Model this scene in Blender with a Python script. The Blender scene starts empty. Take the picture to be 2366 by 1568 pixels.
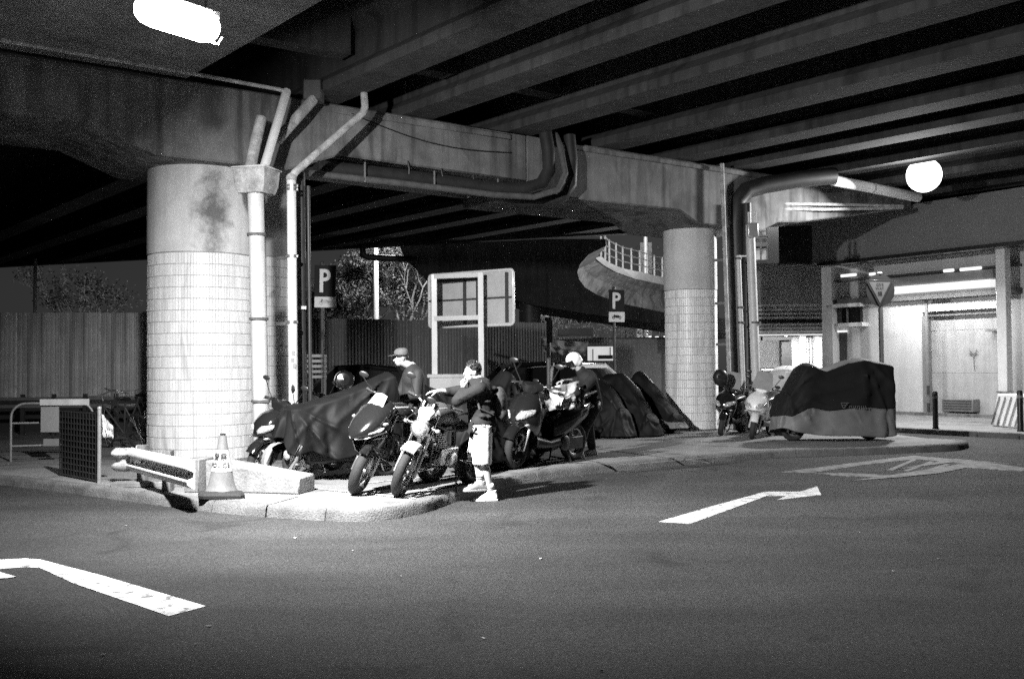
import bpy, bmesh, math, random
from mathutils import Vector, Matrix, noise
random.seed(7)
S = bpy.context.scene
C = S.collection
R = math.radians
V = Vector

# ---------------------------------------------------------------- camera
FPX, CX, CY = 2300.0, 1183.0, 784.0          # focal length and centre in picture units (2366 x 1568)
CAMZ, PITCH, ROLL = 1.6, math.atan(62 / 2300.0), R(0.45)
cam_d = bpy.data.cameras.new('camera')
cam = bpy.data.objects.new('camera', cam_d)
C.objects.link(cam)
cam.location = (0, 0, CAMZ)
CM = Matrix.Rotation(math.pi / 2 + PITCH, 3, 'X') @ Matrix.Rotation(-ROLL, 3, 'Z')
cam.rotation_euler = CM.to_euler()
cam_d.sensor_width = 36
cam_d.lens = 36 * FPX / 2366
cam_d.clip_end = 2000
cam_d.clip_start = 0.05
S.camera = cam

def ray(x, y):
    return CM @ V(((x - CX) / FPX, (CY - y) / FPX, -1.0))
def gz(x, y, z=0.0):                          # the point of height z seen there
    d = ray(x, y)
    return cam.location + d * ((z - CAMZ) / d.z)
def gy(x, y, Y):                              # the point at distance Y seen there
    d = ray(x, y)
    return cam.location + d * (Y / d.y)
def zat(x, y, Y):
    return gy(x, y, Y).z

# ---------------------------------------------------------------- world, faint moonlight, exposure
w = bpy.data.worlds.new('World')
S.world = w
w.use_nodes = True
nt = w.node_tree
nt.nodes.clear()
sky = nt.nodes.new('ShaderNodeTexSky'); sky.sky_type = 'NISHITA'; sky.sun_disc = False
sky.sun_elevation = R(35); sky.sun_rotation = R(20)
bw = nt.nodes.new('ShaderNodeRGBToBW')
bg = nt.nodes.new('ShaderNodeBackground'); bg.inputs['Strength'].default_value = 0.004
wo = nt.nodes.new('ShaderNodeOutputWorld')
nt.links.new(sky.outputs[0], bw.inputs[0]); nt.links.new(bw.outputs[0], bg.inputs['Color']); nt.links.new(bg.outputs[0], wo.inputs[0])
sun_d = bpy.data.lights.new('moon', 'SUN'); sun_d.energy = 0.02; sun_d.angle = R(0.5)
sun = bpy.data.objects.new('moon', sun_d); C.objects.link(sun)
sun.rotation_euler = (R(90 - 35), 0, R(180 - 20)); sun.location = (0, 0, 40)
S.view_settings.view_transform = 'Standard'; S.view_settings.look = 'None'
S.view_settings.gamma = 1.0; S.view_settings.use_curve_mapping = False
S.view_settings.exposure = 0.0
S.render.engine = 'CYCLES'
S.cycles.max_bounces = 6; S.cycles.diffuse_bounces = 4; S.cycles.glossy_bounces = 3
S.cycles.transmission_bounces = 6; S.cycles.transparent_max_bounces = 8
S.cycles.sample_clamp_indirect = 4.0
S.cycles.caustics_reflective = False; S.cycles.caustics_refractive = False
S.cycles.use_denoising = False
S.cycles.use_adaptive_sampling = False

# ---------------------------------------------------------------- materials (black and white film: neutral greys)
MATS = {}
def mat(name, base, rough=0.8, metal=0.0, amt=0.25, scale=3.0, fine=0.15, fscale=60.0, bump=0.0, bscale=80.0, spec=0.5, emit=None, coat=0.0, stretch=None, streak=0.0):
    if name in MATS: return MATS[name]
    m = bpy.data.materials.new(name); m.use_nodes = True
    t = m.node_tree; N = t.nodes; L = t.links
    b = N['Principled BSDF']
    b.inputs['Roughness'].default_value = rough; b.inputs['Metallic'].default_value = metal
    b.inputs['Specular IOR Level'].default_value = spec
    if coat: b.inputs['Coat Weight'].default_value = coat; b.inputs['Coat Roughness'].default_value = 0.08
    if emit is not None:
        b.inputs['Emission Color'].default_value = (1, 1, 1, 1); b.inputs['Emission Strength'].default_value = emit
    tc = N.new('ShaderNodeTexCoord'); mp = N.new('ShaderNodeMapping')
    L.new(tc.outputs['Object'], mp.inputs[0])
    if stretch: mp.inputs['Scale'].default_value = stretch
    n1 = N.new('ShaderNodeTexNoise'); n1.inputs['Scale'].default_value = scale; n1.inputs['Detail'].default_value = 6; n1.inputs['Roughness'].default_value = 0.6
    L.new(mp.outputs[0], n1.inputs['Vector'])
    n2 = N.new('ShaderNodeTexNoise'); n2.inputs['Scale'].default_value = fscale; n2.inputs['Detail'].default_value = 3
    L.new(tc.outputs['Object'], n2.inputs['Vector'])
    r1 = N.new('ShaderNodeMapRange'); r1.inputs[1].default_value = 0.3; r1.inputs[2].default_value = 0.7
    r1.inputs[3].default_value = 1 - amt; r1.inputs[4].default_value = 1 + amt * 0.6
    L.new(n1.outputs[0], r1.inputs[0])
    r2 = N.new('ShaderNodeMapRange'); r2.inputs[1].default_value = 0.25; r2.inputs[2].default_value = 0.75
    r2.inputs[3].default_value = 1 - fine; r2.inputs[4].default_value = 1 + fine
    L.new(n2.outputs[0], r2.inputs[0])
    mu = N.new('ShaderNodeMath'); mu.operation = 'MULTIPLY'; L.new(r1.outputs[0], mu.inputs[0]); L.new(r2.outputs[0], mu.inputs[1])
    mv = N.new('ShaderNodeMath'); mv.operation = 'MULTIPLY'; L.new(mu.outputs[0], mv.inputs[0]); mv.inputs[1].default_value = base
    last = mv
    if streak:
        ms = N.new('ShaderNodeMapping'); ms.inputs['Scale'].default_value = (9, 9, 0.5); L.new(tc.outputs['Object'], ms.inputs[0])
        n3 = N.new('ShaderNodeTexNoise'); n3.inputs['Scale'].default_value = 0.6; n3.inputs['Detail'].default_value = 5; L.new(ms.outputs[0], n3.inputs['Vector'])
        r3 = N.new('ShaderNodeMapRange'); r3.inputs[1].default_value = 0.48; r3.inputs[2].default_value = 0.72; r3.inputs[3].default_value = 1; r3.inputs[4].default_value = 1 - streak
        L.new(n3.outputs[0], r3.inputs[0])
        mw = N.new('ShaderNodeMath'); mw.operation = 'MULTIPLY'; L.new(last.outputs[0], mw.inputs[0]); L.new(r3.outputs[0], mw.inputs[1]); last = mw
    L.new(last.outputs[0], b.inputs['Base Color'])
    if bump:
        n4 = N.new('ShaderNodeTexNoise'); n4.inputs['Scale'].default_value = bscale; n4.inputs['Detail'].default_value = 4; L.new(tc.outputs['Object'], n4.inputs['Vector'])
        bp = N.new('ShaderNodeBump'); bp.inputs['Strength'].default_value = bump; bp.inputs['Distance'].default_value = 0.02
        L.new(n4.outputs[0], bp.inputs['Height']); L.new(bp.outputs[0], b.inputs['Normal'])
    MATS[name] = m
    m['nodes_last'] = last.name
    return m

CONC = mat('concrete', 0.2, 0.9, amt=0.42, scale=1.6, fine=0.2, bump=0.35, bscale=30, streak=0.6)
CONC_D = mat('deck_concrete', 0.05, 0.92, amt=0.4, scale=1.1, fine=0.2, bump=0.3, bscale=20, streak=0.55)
PAINTC = mat('painted_concrete', 0.62, 0.75, amt=0.16, scale=1.4, fine=0.05, bump=0.15, bscale=25, streak=0.22)
TILE = mat('glazed_tile', 0.82, 0.4, amt=0.07, scale=1.0, fine=0.05, bump=0.02, streak=0.1)
TILE2 = mat('glazed_tile_lightened', 0.95, 0.4, amt=0.07, scale=1.0, fine=0.05, bump=0.02, streak=0.1)  # lighter copy of the tile: colour makes up for weak light on right column
GROUT = mat('grout', 0.36, 0.95, amt=0.2)
ASPH = mat('asphalt', 0.056, 0.86, amt=0.4, scale=0.35, fine=0.55, fscale=90, bump=0.9, bscale=220, spec=0.35)
PAVE = mat('pavement_concrete', 0.21, 0.9, amt=0.22, scale=1.1, fine=0.22, fscale=45, bump=0.4, bscale=90)
KERB = mat('kerb_concrete', 0.14, 0.9, amt=0.4, scale=3, fine=0.25, fscale=40, bump=0.8, bscale=60)
MARK = mat('road_paint', 0.6, 0.7, amt=0.35, scale=5, fine=0.2, fscale=70, bump=0.3, bscale=150)
MARKW = mat('worn_road_paint', 0.2, 0.8, amt=0.5, scale=4, fine=0.3, fscale=60)
PIPEW = mat('white_pipe_paint', 0.58, 0.45, amt=0.12, scale=4, fine=0.05, streak=0.2, bump=0.05)
PIPEO = mat('old_pipe', 0.42, 0.7, amt=0.5, scale=7, fine=0.3, bump=0.2)
DPIPE = mat('dark_pipe', 0.03, 0.5, amt=0.3, scale=5)
BLACK = mat('black_plastic', 0.018, 0.35, amt=0.2)
RUBBER = mat('rubber', 0.022, 0.75, amt=0.3, bump=0.4, bscale=120)
CHROME = mat('chrome', 0.75, 0.16, 1.0, amt=0.1)
STEEL = mat('steel', 0.45, 0.4, 0.9, amt=0.3, scale=10)
ALU = mat('silver_paint', 0.55, 0.35, 0.5, amt=0.1)
GLOSS = mat('gloss_black_paint', 0.012, 0.12, amt=0.1, coat=0.6)
WHITE = mat('white_paint', 0.75, 0.4, amt=0.1, coat=0.3)
GREY = mat('grey_paint', 0.22, 0.5, amt=0.2)
DGREY = mat('dark_grey_paint', 0.06, 0.5, amt=0.25)
GALV = mat('galvanised_steel', 0.32, 0.45, 0.3, amt=0.25, scale=8, streak=0.3)
GLASSB = mat('dark_glass', 0.012, 0.05, amt=0.05, spec=0.8)
LENS = mat('lamp_lens', 0.8, 0.08, 0.55, amt=0.5, scale=30, bump=0.9, bscale=45)
MIRROR = mat('mirror_glass', 0.8, 0.03, 1.0, amt=0.05)

def graph(m): return m.node_tree, m.node_tree.nodes, m.node_tree.links, m.node_tree.nodes[m['nodes_last']]
def mul_color(m, sock):                      # multiply the base colour by one more grey factor
    t, N, L, last = graph(m); mu = N.new('ShaderNodeMath'); mu.operation = 'MULTIPLY'
    L.new(last.outputs[0], mu.inputs[0]); L.new(sock, mu.inputs[1]); L.new(mu.outputs[0], N['Principled BSDF'].inputs['Base Color']); m['nodes_last'] = mu.name
def ramp_of(m, sock, a, b, c, d):
    N = m.node_tree.nodes; r = N.new('ShaderNodeMapRange')
    for i, v in enumerate((a, b, c, d)): r.inputs[i + 1].default_value = v
    m.node_tree.links.new(sock, r.inputs[0]); return r.outputs[0]
def tex(m, kind, scale, detail=6, stretch=(1, 1, 1), ntype=None, dist=0.0):
    N = m.node_tree.nodes; L = m.node_tree.links; tc = N.new('ShaderNodeTexCoord'); mp = N.new('ShaderNodeMapping'); mp.inputs['Scale'].default_value = stretch
    L.new(tc.outputs['Object'], mp.inputs[0]); n = N.new(kind); n.inputs['Scale'].default_value = scale
    if kind == 'ShaderNodeTexNoise':
        n.inputs['Detail'].default_value = detail; n.inputs['Distortion'].default_value = dist
        if ntype: n.noise_type = ntype
    L.new(mp.outputs[0], n.inputs['Vector']); return n
# asphalt: pale and dark aggregate, polished tracks, old spills
mul_color(ASPH, ramp_of(ASPH, tex(ASPH, 'ShaderNodeTexVoronoi', 95).outputs['Color'], 0.2, 0.9, 0.55, 1.5))
mul_color(ASPH, ramp_of(ASPH, tex(ASPH, 'ShaderNodeTexNoise', 0.5, 5, (0.35, 1.6, 1)).outputs[0], 0.4, 0.62, 0.75, 1.25))
mul_color(ASPH, ramp_of(ASPH, tex(ASPH, 'ShaderNodeTexNoise', 1.1, 7, dist=0.8).outputs[0], 0.6, 0.7, 1.0, 0.6))
mul_color(PAVE, ramp_of(PAVE, tex(PAVE, 'ShaderNodeTexNoise', 1.7, 8, dist=1.0).outputs[0], 0.52, 0.68, 1.0, 0.55))
# paint: rubbed away in flecks and cracks
for m_, lo_, hi_ in ((MARK, .56, .64), (MARKW, .48, .56)):
    mul_color(m_, ramp_of(m_, tex(m_, 'ShaderNodeTexNoise', 9.0, 10, (1, 1, 1), dist=.6).outputs[0], lo_, hi_, 1.0, 0.3))
    mul_color(m_, ramp_of(m_, tex(m_, 'ShaderNodeTexVoronoi', 120).outputs['Color'], 0.0, 0.9, 0.75, 1.15))
for m_ in (CONC, CONC_D):
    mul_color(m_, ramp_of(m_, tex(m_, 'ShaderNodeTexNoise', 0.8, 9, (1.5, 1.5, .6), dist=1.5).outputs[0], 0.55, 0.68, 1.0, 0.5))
# every tile its own tone
for m_ in (TILE, TILE2):
    _n = m_.node_tree.nodes.new('ShaderNodeNewGeometry'); mul_color(m_, ramp_of(m_, _n.outputs['Random Per Island'], 0, 1, 0.86, 1.06))
    mul_color(m_, ramp_of(m_, tex(m_, 'ShaderNodeTexNoise', 1.2, 8, (3, 3, .5), dist=1.0).outputs[0], 0.56, 0.7, 1.0, 0.72))

# ---------------------------------------------------------------- mesh helpers
ORG = {}
def tag(o, label=None, cat=None, group=None, kind=None):
    if label: o['label'] = label
    if cat: o['category'] = cat
    if group: o['group'] = group
    if kind: o['kind'] = kind
    return o
def empty(name, loc, label=None, cat=None, group=None, rz=0.0):
    o = bpy.data.objects.new(name, None); C.objects.link(o); o.location = loc; o.rotation_euler = (0, 0, rz)
    o.empty_display_size = 0.1
    ORG[o.name] = V(loc)
    return tag(o, label, cat, group)
def copy_tree(o, parent=None):
    c = o.copy(); C.objects.link(c)
    if parent: c.parent = parent
    for ch in o.children: copy_tree(ch, c)
    return c

class MB:
    def __init__(s): s.v = []; s.f = []; s.m = []; s.k = 0
    def add(s, vs, fs, M=None, mi=None):
        n = len(s.v)
        for p in vs:
            p = V(p); s.v.append(M @ p if M else p)
        for f in fs: s.f.append(tuple(i + n for i in f)); s.m.append(s.k if mi is None else mi)
        return s
    def box(s, c, d, M=None, rz=0.0, mi=None):
        hx, hy, hz = d[0] / 2, d[1] / 2, d[2] / 2
        vs = [V((x, y, z)) for z in (-hz, hz) for y in (-hy, hy) for x in (-hx, hx)]
        T = Matrix.Translation(V(c)) @ Matrix.Rotation(rz, 4, 'Z')
        if M: T = M @ T
        return s.add(vs, [(0, 2, 3, 1), (4, 5, 7, 6), (0, 1, 5, 4), (2, 6, 7, 3), (0, 4, 6, 2), (1, 3, 7, 5)], T, mi)
    def bar(s, a, b, w_, h_, up=(0, 0, 1), mi=None):
        a, b = V(a), V(b); d = (b - a).normalized(); u = V(up)
        if abs(d.dot(u)) > 0.99: u = V((1, 0, 0))
        r = d.cross(u).normalized(); u = r.cross(d)
        vs = [p + r * (sx * w_ / 2) + u * (sy * h_ / 2) for p in (a, b) for sx, sy in ((-1, -1), (1, -1), (1, 1), (-1, 1))]
        return s.add(vs, [(3, 2, 1, 0), (4, 5, 6, 7), (0, 1, 5, 4), (1, 2, 6, 5), (2, 3, 7, 6), (3, 0, 4, 7)], None, mi)
    def tube(s, pts, r, n=10, cap=True, M=None, mi=None, closed=False):
        pts = [V(p) for p in pts]; k = len(pts)
        rr = r if isinstance(r, (list, tuple)) else [r] * k
        vs = []; fs = []; prev = None
        for i, p in enumerate(pts):
            if closed: d = (pts[(i + 1) % k] - pts[i - 1]).normalized()
            elif i == 0: d = (pts[1] - p).normalized()
            elif i == k - 1: d = (p - pts[i - 1]).normalized()
            else: d = ((pts[i + 1] - p).normalized() + (p - pts[i - 1]).normalized()).normalized()
            if prev is None:
                u = V((0, 0, 1)) if abs(d.z) < 0.9 else V((1, 0, 0))
                u = (u - d * u.dot(d)).normalized()
            else: u = (prev - d * prev.dot(d)).normalized()
            prev = u; w2 = d.cross(u)
            for j in range(n):
                a = 2 * math.pi * j / n
                vs.append(p + (u * math.cos(a) + w2 * math.sin(a)) * rr[i])
        for i in range(k if closed else k - 1):
            i2 = (i + 1) % k
            for j in range(n):
                j2 = (j + 1) % n
                fs.append((i * n + j, i * n + j2, i2 * n + j2, i2 * n + j))
        if cap and not closed:
            fs.append(tuple(reversed(range(n)))); fs.append(tuple((k - 1) * n + j for j in range(n)))
        return s.add(vs, fs, M, mi)
    def lathe(s, prof, M=None, n=20, a0=0.0, a1=2 * math.pi, mi=None, sy=1.0):   # prof: (r, z)
        full = abs(a1 - a0 - 2 * math.pi) < 1e-6; m = n if full else n + 1
        vs = []; fs = []
        for r, z in prof:
            for j in range(m):
                a = a0 + (a1 - a0) * j / n
                vs.append((r * math.cos(a), r * math.sin(a) * sy, z))
        for i in range(len(prof) - 1):
            for j in range(n):
                j2 = (j + 1) % m if full else j + 1
                fs.append((i * m + j, i * m + j2, (i + 1) * m + j2, (i + 1) * m + j))
        return s.add(vs, fs, M, mi)
    def ball(s, c, r, n=12, M=None, mi=None, rot=None):
        r = r if isinstance(r, (list, tuple)) else (r, r, r); k = max(4, n // 2 + 1)
        T = Matrix.Translation(V(c))
        if rot is not None: T = T @ rot
        if M: T = M @ T
        vs = [(0, 0, -r[2])]; fs = []
        for i in range(1, k):
            ph = -math.pi / 2 + math.pi * i / k
            for j in range(n):
                a = 2 * math.pi * j / n
                vs.append((r[0] * math.cos(ph) * math.cos(a), r[1] * math.cos(ph) * math.sin(a), r[2] * math.sin(ph)))
        vs.append((0, 0, r[2])); last = len(vs) - 1
        for j in range(n): fs.append((0, 1 + (j + 1) % n, 1 + j))
        for i in range(k - 2):
            for j in range(n):
                a = 1 + i * n + j; b = 1 + i * n + (j + 1) % n
                fs.append((a, b, b + n, a + n))
        for j in range(n): fs.append((last, last - n + j, last - n + (j + 1) % n))
        return s.add(vs, fs, T, mi)
    def prism(s, poly, z0, z1, M=None, mi=None):       # poly: CCW (x, y)
        n = len(poly)
        vs = [(p[0], p[1], z0) for p in poly] + [(p[0], p[1], z1) for p in poly]
        fs = [tuple(reversed(range(n))), tuple(range(n, 2 * n))] + [(i, (i + 1) % n, n + (i + 1) % n, n + i) for i in range(n)]
        return s.add(vs, fs, M, mi)
    def loft(s, rings, closed=True, cap=True, M=None, mi=None):
        n = len(rings[0]); vs = [p for r in rings for p in r]; fs = []
        for i in range(len(rings) - 1):
            for j in range(n if closed else n - 1):
                j2 = (j + 1) % n
                fs.append((i * n + j, i * n + j2, (i + 1) * n + j2, (i + 1) * n + j))
        if cap and closed: fs.append(tuple(reversed(range(n)))); fs.append(tuple(range(len(vs) - n, len(vs))))
        return s.add(vs, fs, M, mi)
    def build(s, name, m, parent=None, smooth=None, bevel=0.0, voxel=0.0, smo=0, local=False, base=None, seg=1):
        o_ = V((0, 0, 0))
        if parent is not None and not local: o_ = ORG.get(parent.name, V((0, 0, 0)))
        elif parent is None and not local:
            if base is not None: o_ = V(base)
            else:
                xs = [p.x for p in s.v]; ys = [p.y for p in s.v]; zs = [p.z for p in s.v]
                o_ = V(((min(xs) + max(xs)) / 2, (min(ys) + max(ys)) / 2, min(zs)))
        me = bpy.data.meshes.new(name)
        me.from_pydata([tuple(p - o_) for p in s.v], [], s.f)
        ms = m if isinstance(m, (list, tuple)) else [m]
        for x in ms: me.materials.append(x)
        if len(ms) > 1: me.polygons.foreach_set('material_index', [min(i, len(ms) - 1) for i in s.m])
        me.validate(); me.update()
        bm = bmesh.new(); bm.from_mesh(me); bmesh.ops.recalc_face_normals(bm, faces=bm.faces); bm.to_mesh(me); bm.free()
        o = bpy.data.objects.new(name, me); C.objects.link(o)
        if parent is not None: o.parent = parent; ORG[o.name] = ORG.get(parent.name, V((0, 0, 0)))
        else: o.location = o_; ORG[o.name] = o_
        if voxel:
            md = o.modifiers.new('r', 'REMESH'); md.mode = 'VOXEL'; md.voxel_size = voxel; md.use_smooth_shade = True
            if smo:
                md = o.modifiers.new('s', 'SMOOTH'); md.factor = 0.5; md.iterations = smo
        elif bevel:
            md = o.modifiers.new('b', 'BEVEL'); md.width = bevel; md.segments = seg; md.limit_method = 'ANGLE'; md.angle_limit = R(40)
            me.shade_smooth(); md.harden_normals = False
            me.set_sharp_from_angle(angle=R(45))
        elif smooth is not False:
            me.shade_smooth(); me.set_sharp_from_angle(angle=R(smooth or 40))
        return o

def share(o, name, parent, loc=(0, 0, 0), rot=(0, 0, 0), m=None):    # another object with the same mesh data
    c = bpy.data.objects.new(name, o.data); C.objects.link(c); c.parent = parent
    c.location = loc; c.rotation_euler = rot
    return c
def text_mesh(body, size, depth=0.002, font=None):
    cu = bpy.data.curves.new('lettering', 'FONT'); cu.body = body; cu.size = size; cu.extrude = depth; cu.align_x = 'CENTER'; cu.align_y = 'CENTER'; cu.resolution_u = 2
    o = bpy.data.objects.new('lettering', cu); C.objects.link(o)
    bpy.context.view_layer.update()
    me = bpy.data.meshes.new_from_object(o.evaluated_get(bpy.context.evaluated_depsgraph_get()))
    bpy.data.objects.remove(o); bpy.data.curves.remove(cu)
    return me
def add_text(name, body, size, m, parent, M, depth=0.002, warp=None):
    me = text_mesh(body, size, depth)
    for vtx in me.vertices:
        p = vtx.co.copy()
        if warp: p = warp(p)
        vtx.co = M @ p
    me.materials.clear(); me.materials.append(m)
    o = bpy.data.objects.new(name, me); C.objects.link(o); o.parent = parent
    ORG[o.name] = ORG.get(parent.name)
    return o
def frame_M(o, right, up):           # a flat frame: local x -> right, y -> up, z -> out of the face
    r = V(right).normalized(); u = V(up); u = (u - r * u.dot(r)).normalized(); n = r.cross(u)
    M = Matrix((r, u, n)).transposed().to_4x4(); M.translation = V(o)
    return M
# ---------------------------------------------------------------- ground
mb = MB(); mb.box((0, 60, -0.1), (500, 500, 0.2))
# a finer road sheet is not needed: the asphalt gets its relief from the material
tag(mb.build('road', ASPH, smooth=False), kind='structure')

KT = 0.12
edge_px = [(-900, 1085), (-500, 1100), (-200, 1110), (0, 1119), (170, 1140), (340, 1163), (503, 1184), (640, 1196), (749, 1203), (830, 1206), (900, 1201),
           (960, 1191), (1000, 1178), (1060, 1155), (1140, 1131), (1250, 1108), (1380, 1092), (1530, 1078), (1666, 1067), (1790, 1057), (1950, 1052), (2100, 1046), (2215, 1041)]
outer = [gz(x, y, 0) for x, y in edge_px]
tip = gz(2243, 1033, 0)
outer += [tip, tip + V((0.05, 0.35, 0)), tip + V((-0.4, 0.8, 0)), V((7.2, 26.5, 0)), V((6.2, 31, 0)), V((-26, 31, 0))]
poly = [(p.x, p.y) for p in outer]
random.seed(3)
def dens(pl, step=0.12):
    out = []
    for i in range(len(pl) - 1):
        a, b = V(pl[i]), V(pl[i + 1]); k = max(1, int((b - a).length / step))
        out += [a.lerp(b, j / k) for j in range(k)]
    return out + [V(pl[-1])]
front = dens([V((p.x, p.y)) for p in outer[:26]], 0.10)
back = [V((p.x, p.y)) for p in outer[26:]]
# smooth the kerb line a little
for it in range(6):
    front = [front[0]] + [(front[i - 1] + front[i] * 2 + front[i + 1]) / 4 for i in range(1, len(front) - 1)] + [front[-1]]
KW = 0.16
def nrm(i):
    a = front[max(0, i - 3)]; b = front[min(len(front) - 1, i + 3)]; d = (b - a).normalized()
    return V((-d.y, d.x))
inner = [front[i] + nrm(i) * KW for i in range(len(front))]
mb = MB(); mb.prism([(p.x, p.y) for p in inner + back], -0.05, KT)
pave = tag(mb.build('pavement', PAVE, smooth=False), kind='structure')
# kerb stones, one by one, along the near edge
kerb = empty('kerb', front[0].to_3d()); kerb['kind'] = 'structure'
L0 = 0; i = 0; nst = 0
while i < len(front) - 3:
    j = min(i + (9 if front[i].x > 0.3 else 14), len(front) - 1)
    mb = MB(); rings = []
    rough = 0.022 if front[i].x < 0.3 else 0.006
    h = KT + 0.004 + random.uniform(-0.004, 0.006)
    for k in range(i, j + 1):
        n_ = nrm(k); g = 0.006 if k == i else (-0.006 if k == j else 0)
        t_ = V((n_.y, -n_.x)) * g
        f0 = front[k] + t_; wob = noise.noise(V((f0.x * 5, f0.y * 5, 0))) * rough + noise.noise(V((f0.x * 17, f0.y * 17, 3))) * rough * 0.8
        wo2 = noise.noise(V((f0.x * 9, f0.y * 9, 7))) * rough
        p0 = f0 - n_ * (0.02 + wob); p1 = f0 + n_ * (0.004 + wob * 0.7 + wo2); p2 = f0 + n_ * (0.035 + wob); p3 = f0 + n_ * KW
        rings.append([p0.to_3d() + V((0, 0, -0.04)), p1.to_3d() + V((0, 0, h * 0.6)), (f0 + n_ * (0.016 + wob)).to_3d() + V((0, 0, h - 0.022 + wo2 * .5)),
                      p2.to_3d() + V((0, 0, h)), p3.to_3d() + V((0, 0, h)), p3.to_3d() + V((0, 0, -0.04))])
    mb.loft(rings)
    mb.build('kerb_stone', KERB, kerb, smooth=50)
    i = j; nst += 1
# slab joints: thin recessed-looking darker strips are real grooves cut as narrow black insets 3 mm high lips
joint = MB()
def strip(mb, a, b, w_, z, t=0.002):
    a, b = V((a[0], a[1], 0)), V((b[0], b[1], 0)); d = (b - a).normalized(); n_ = V((-d.y, d.x, 0)) * w_ / 2
    mb.add([a - n_ + V((0, 0, z)), b - n_ + V((0, 0, z)), b + n_ + V((0, 0, z)), a + n_ + V((0, 0, z))], [(0, 1, 2, 3)])
for a, b in (((608, 1170), (689, 1147)), ((1330, 1058), (1480, 1085)), ((1480, 1040), (1700, 1063)), ((1240, 1085), (1340, 1050)), ((1500, 1022), (1760, 1035))):
    strip(joint, gz(*a, KT), gz(*b, KT), 0.02, KT + 0.004)
joint.build('slab_joint', mat('joint_filler', 0.05, 0.9), pave, smooth=False)

# painted markings
def sheet(name, pts, z, m, kind='structure', label=None):
    mb = MB(); P = [gz(x, y, 0) for x, y in pts]
    mb.add([(p.x, p.y, z) for p in P], [tuple(range(len(P)))])
    o = mb.build(name, m, smooth=False); o['kind'] = kind
    return o
sc = 2366 / 2500.0
def src(l): return [(x * sc, y * sc) for x, y in l]
mk = empty('road_marking_arrow', gz(250, 1350), 'white painted turn arrow at the lower left, cut off by the frame', 'road marking')
def mark(parent, pts, z=0.004, m=MARK):
    mb = MB(); P = [gz(x, y, 0) for x, y in pts]
    c = sum(P, V((0, 0, 0))) / len(P)
    n = len(P)
    mb.add([(p.x, p.y, z) for p in P] + [(p.x, p.y, -0.01) for p in P], [tuple(range(n))] + [(i, (i + 1) % n, n + (i + 1) % n, n + i) for i in range(n)])
    return mb.build('paint_stroke', m, parent, smooth=False)
mark(mk, src([(-260, 1378), (0, 1366), (66, 1363), (100, 1366), (250, 1405), (504, 1480), (412, 1504), (180, 1424), (95, 1385), (50, 1385), (0, 1389), (-260, 1402)]))
mark(mk, src([(-200, 1392), (0, 1397), (40, 1409), (20, 1412), (0, 1413), (-200, 1425)]), 0.008)
mk = empty('road_marking_arrow', gz(1600, 1160), 'white painted turn arrow pointing right, on the road before the covered scooter', 'road marking')
mark(mk, src([(1609, 1273), (1740, 1235), (1868, 1200), (1953, 1200), (1995, 1187), (2005, 1208), (1897, 1220), (1921, 1210), (1873, 1210), (1780, 1244), (1686, 1278)]))
mk = empty('road_marking_triangle', gz(2180, 1085), 'worn white give way triangle outline painted on the far right road', 'road marking')
mark(mk, src([(1990, 1153), (2100, 1136), (2235, 1120), (2400, 1136), (2560, 1158), (2560, 1150), (2400, 1127), (2230, 1112), (2080, 1130), (1900, 1153)]), m=MARKW)
mark(mk, src([(1990, 1155), (2080, 1155), (2180, 1160), (2160, 1165), (2060, 1162)]), 0.006, m=MARKW)
mark(mk, src([(2077, 1174), (2190, 1158), (2350, 1132), (2560, 1146), (2560, 1154), (2360, 1142), (2290, 1156), (2190, 1166)]), 0.009, m=MARKW)
mark(mk, src([(2190, 1146), (2330, 1120), (2520, 1136), (2360, 1124)]), 0.007, m=MARKW)
for k in range(4):
    mk2 = src([(2230 + 40 * k, 1120 + 6 * k), (2242 + 40 * k, 1121 + 6 * k), (2180 + 40 * k, 1148 + 2 * k), (2166 + 40 * k, 1147 + 2 * k)])
    mark(mk, mk2, 0.005, m=MARKW)
# parking bay lines on the pavement
bay = empty('parking_bay_line', gz(1000, 1130, KT), 'thin white bay lines painted on the raised pavement round the motorcycle parking', 'road marking')
def bayline(a, b, w_=0.07, m=MARK):
    mb = MB(); strip(mb, gz(*a, KT), gz(*b, KT), w_, KT + 0.008); mb.build('paint_stroke', m, bay, smooth=False)
bayline((720, 1128), (960, 1152), .05); bayline((830, 1118), (980, 1103), .05); bayline((950, 1146), (1090, 1110), .05)
bayline((1230, 1066), (1450, 1074), 0.06, MARKW); bayline((1450, 1074), (1700, 1052), 0.06, MARKW); bayline((1480, 1008), (1900, 1000), 0.05, MARK); bayline((1330, 1030), (1640, 1070), 0.05, MARKW)
# bits of litter on the road
random.seed(5)
lit = src([(308, 1284), (1320, 1365), (2290, 1365), (978, 1408), (1420, 1164), (1305, 1170), (510, 1530), (2180, 1396), (476, 1574), (720, 1314), (1480, 1170), (2100, 1300), (1467, 1640), (1180, 1560), (250, 1600), (860, 1345)])
proto = None
for k, (x, y) in enumerate(lit):
    p = gz(x, y, 0); mb = MB(); r = random.uniform(0.008, 0.02)
    pts = [(r * random.uniform(.5, 1.3) * math.cos(a), r * random.uniform(.4, 1) * math.sin(a), random.uniform(0, .008)) for a in [i * 1.05 for i in range(6)]]
    mb.add([V(q) + p + V((0, 0, 0.005)) for q in pts] + [p + V((0, 0, 0.014))], [(i, (i + 1) % 6, 6) for i in range(6)])
    tag(mb.build('paper_scrap', WHITE if k % 2 else MARKW), 'tiny pale scrap of litter lying on the open asphalt', 'litter', 'scraps of litter scattered on the road')

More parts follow.
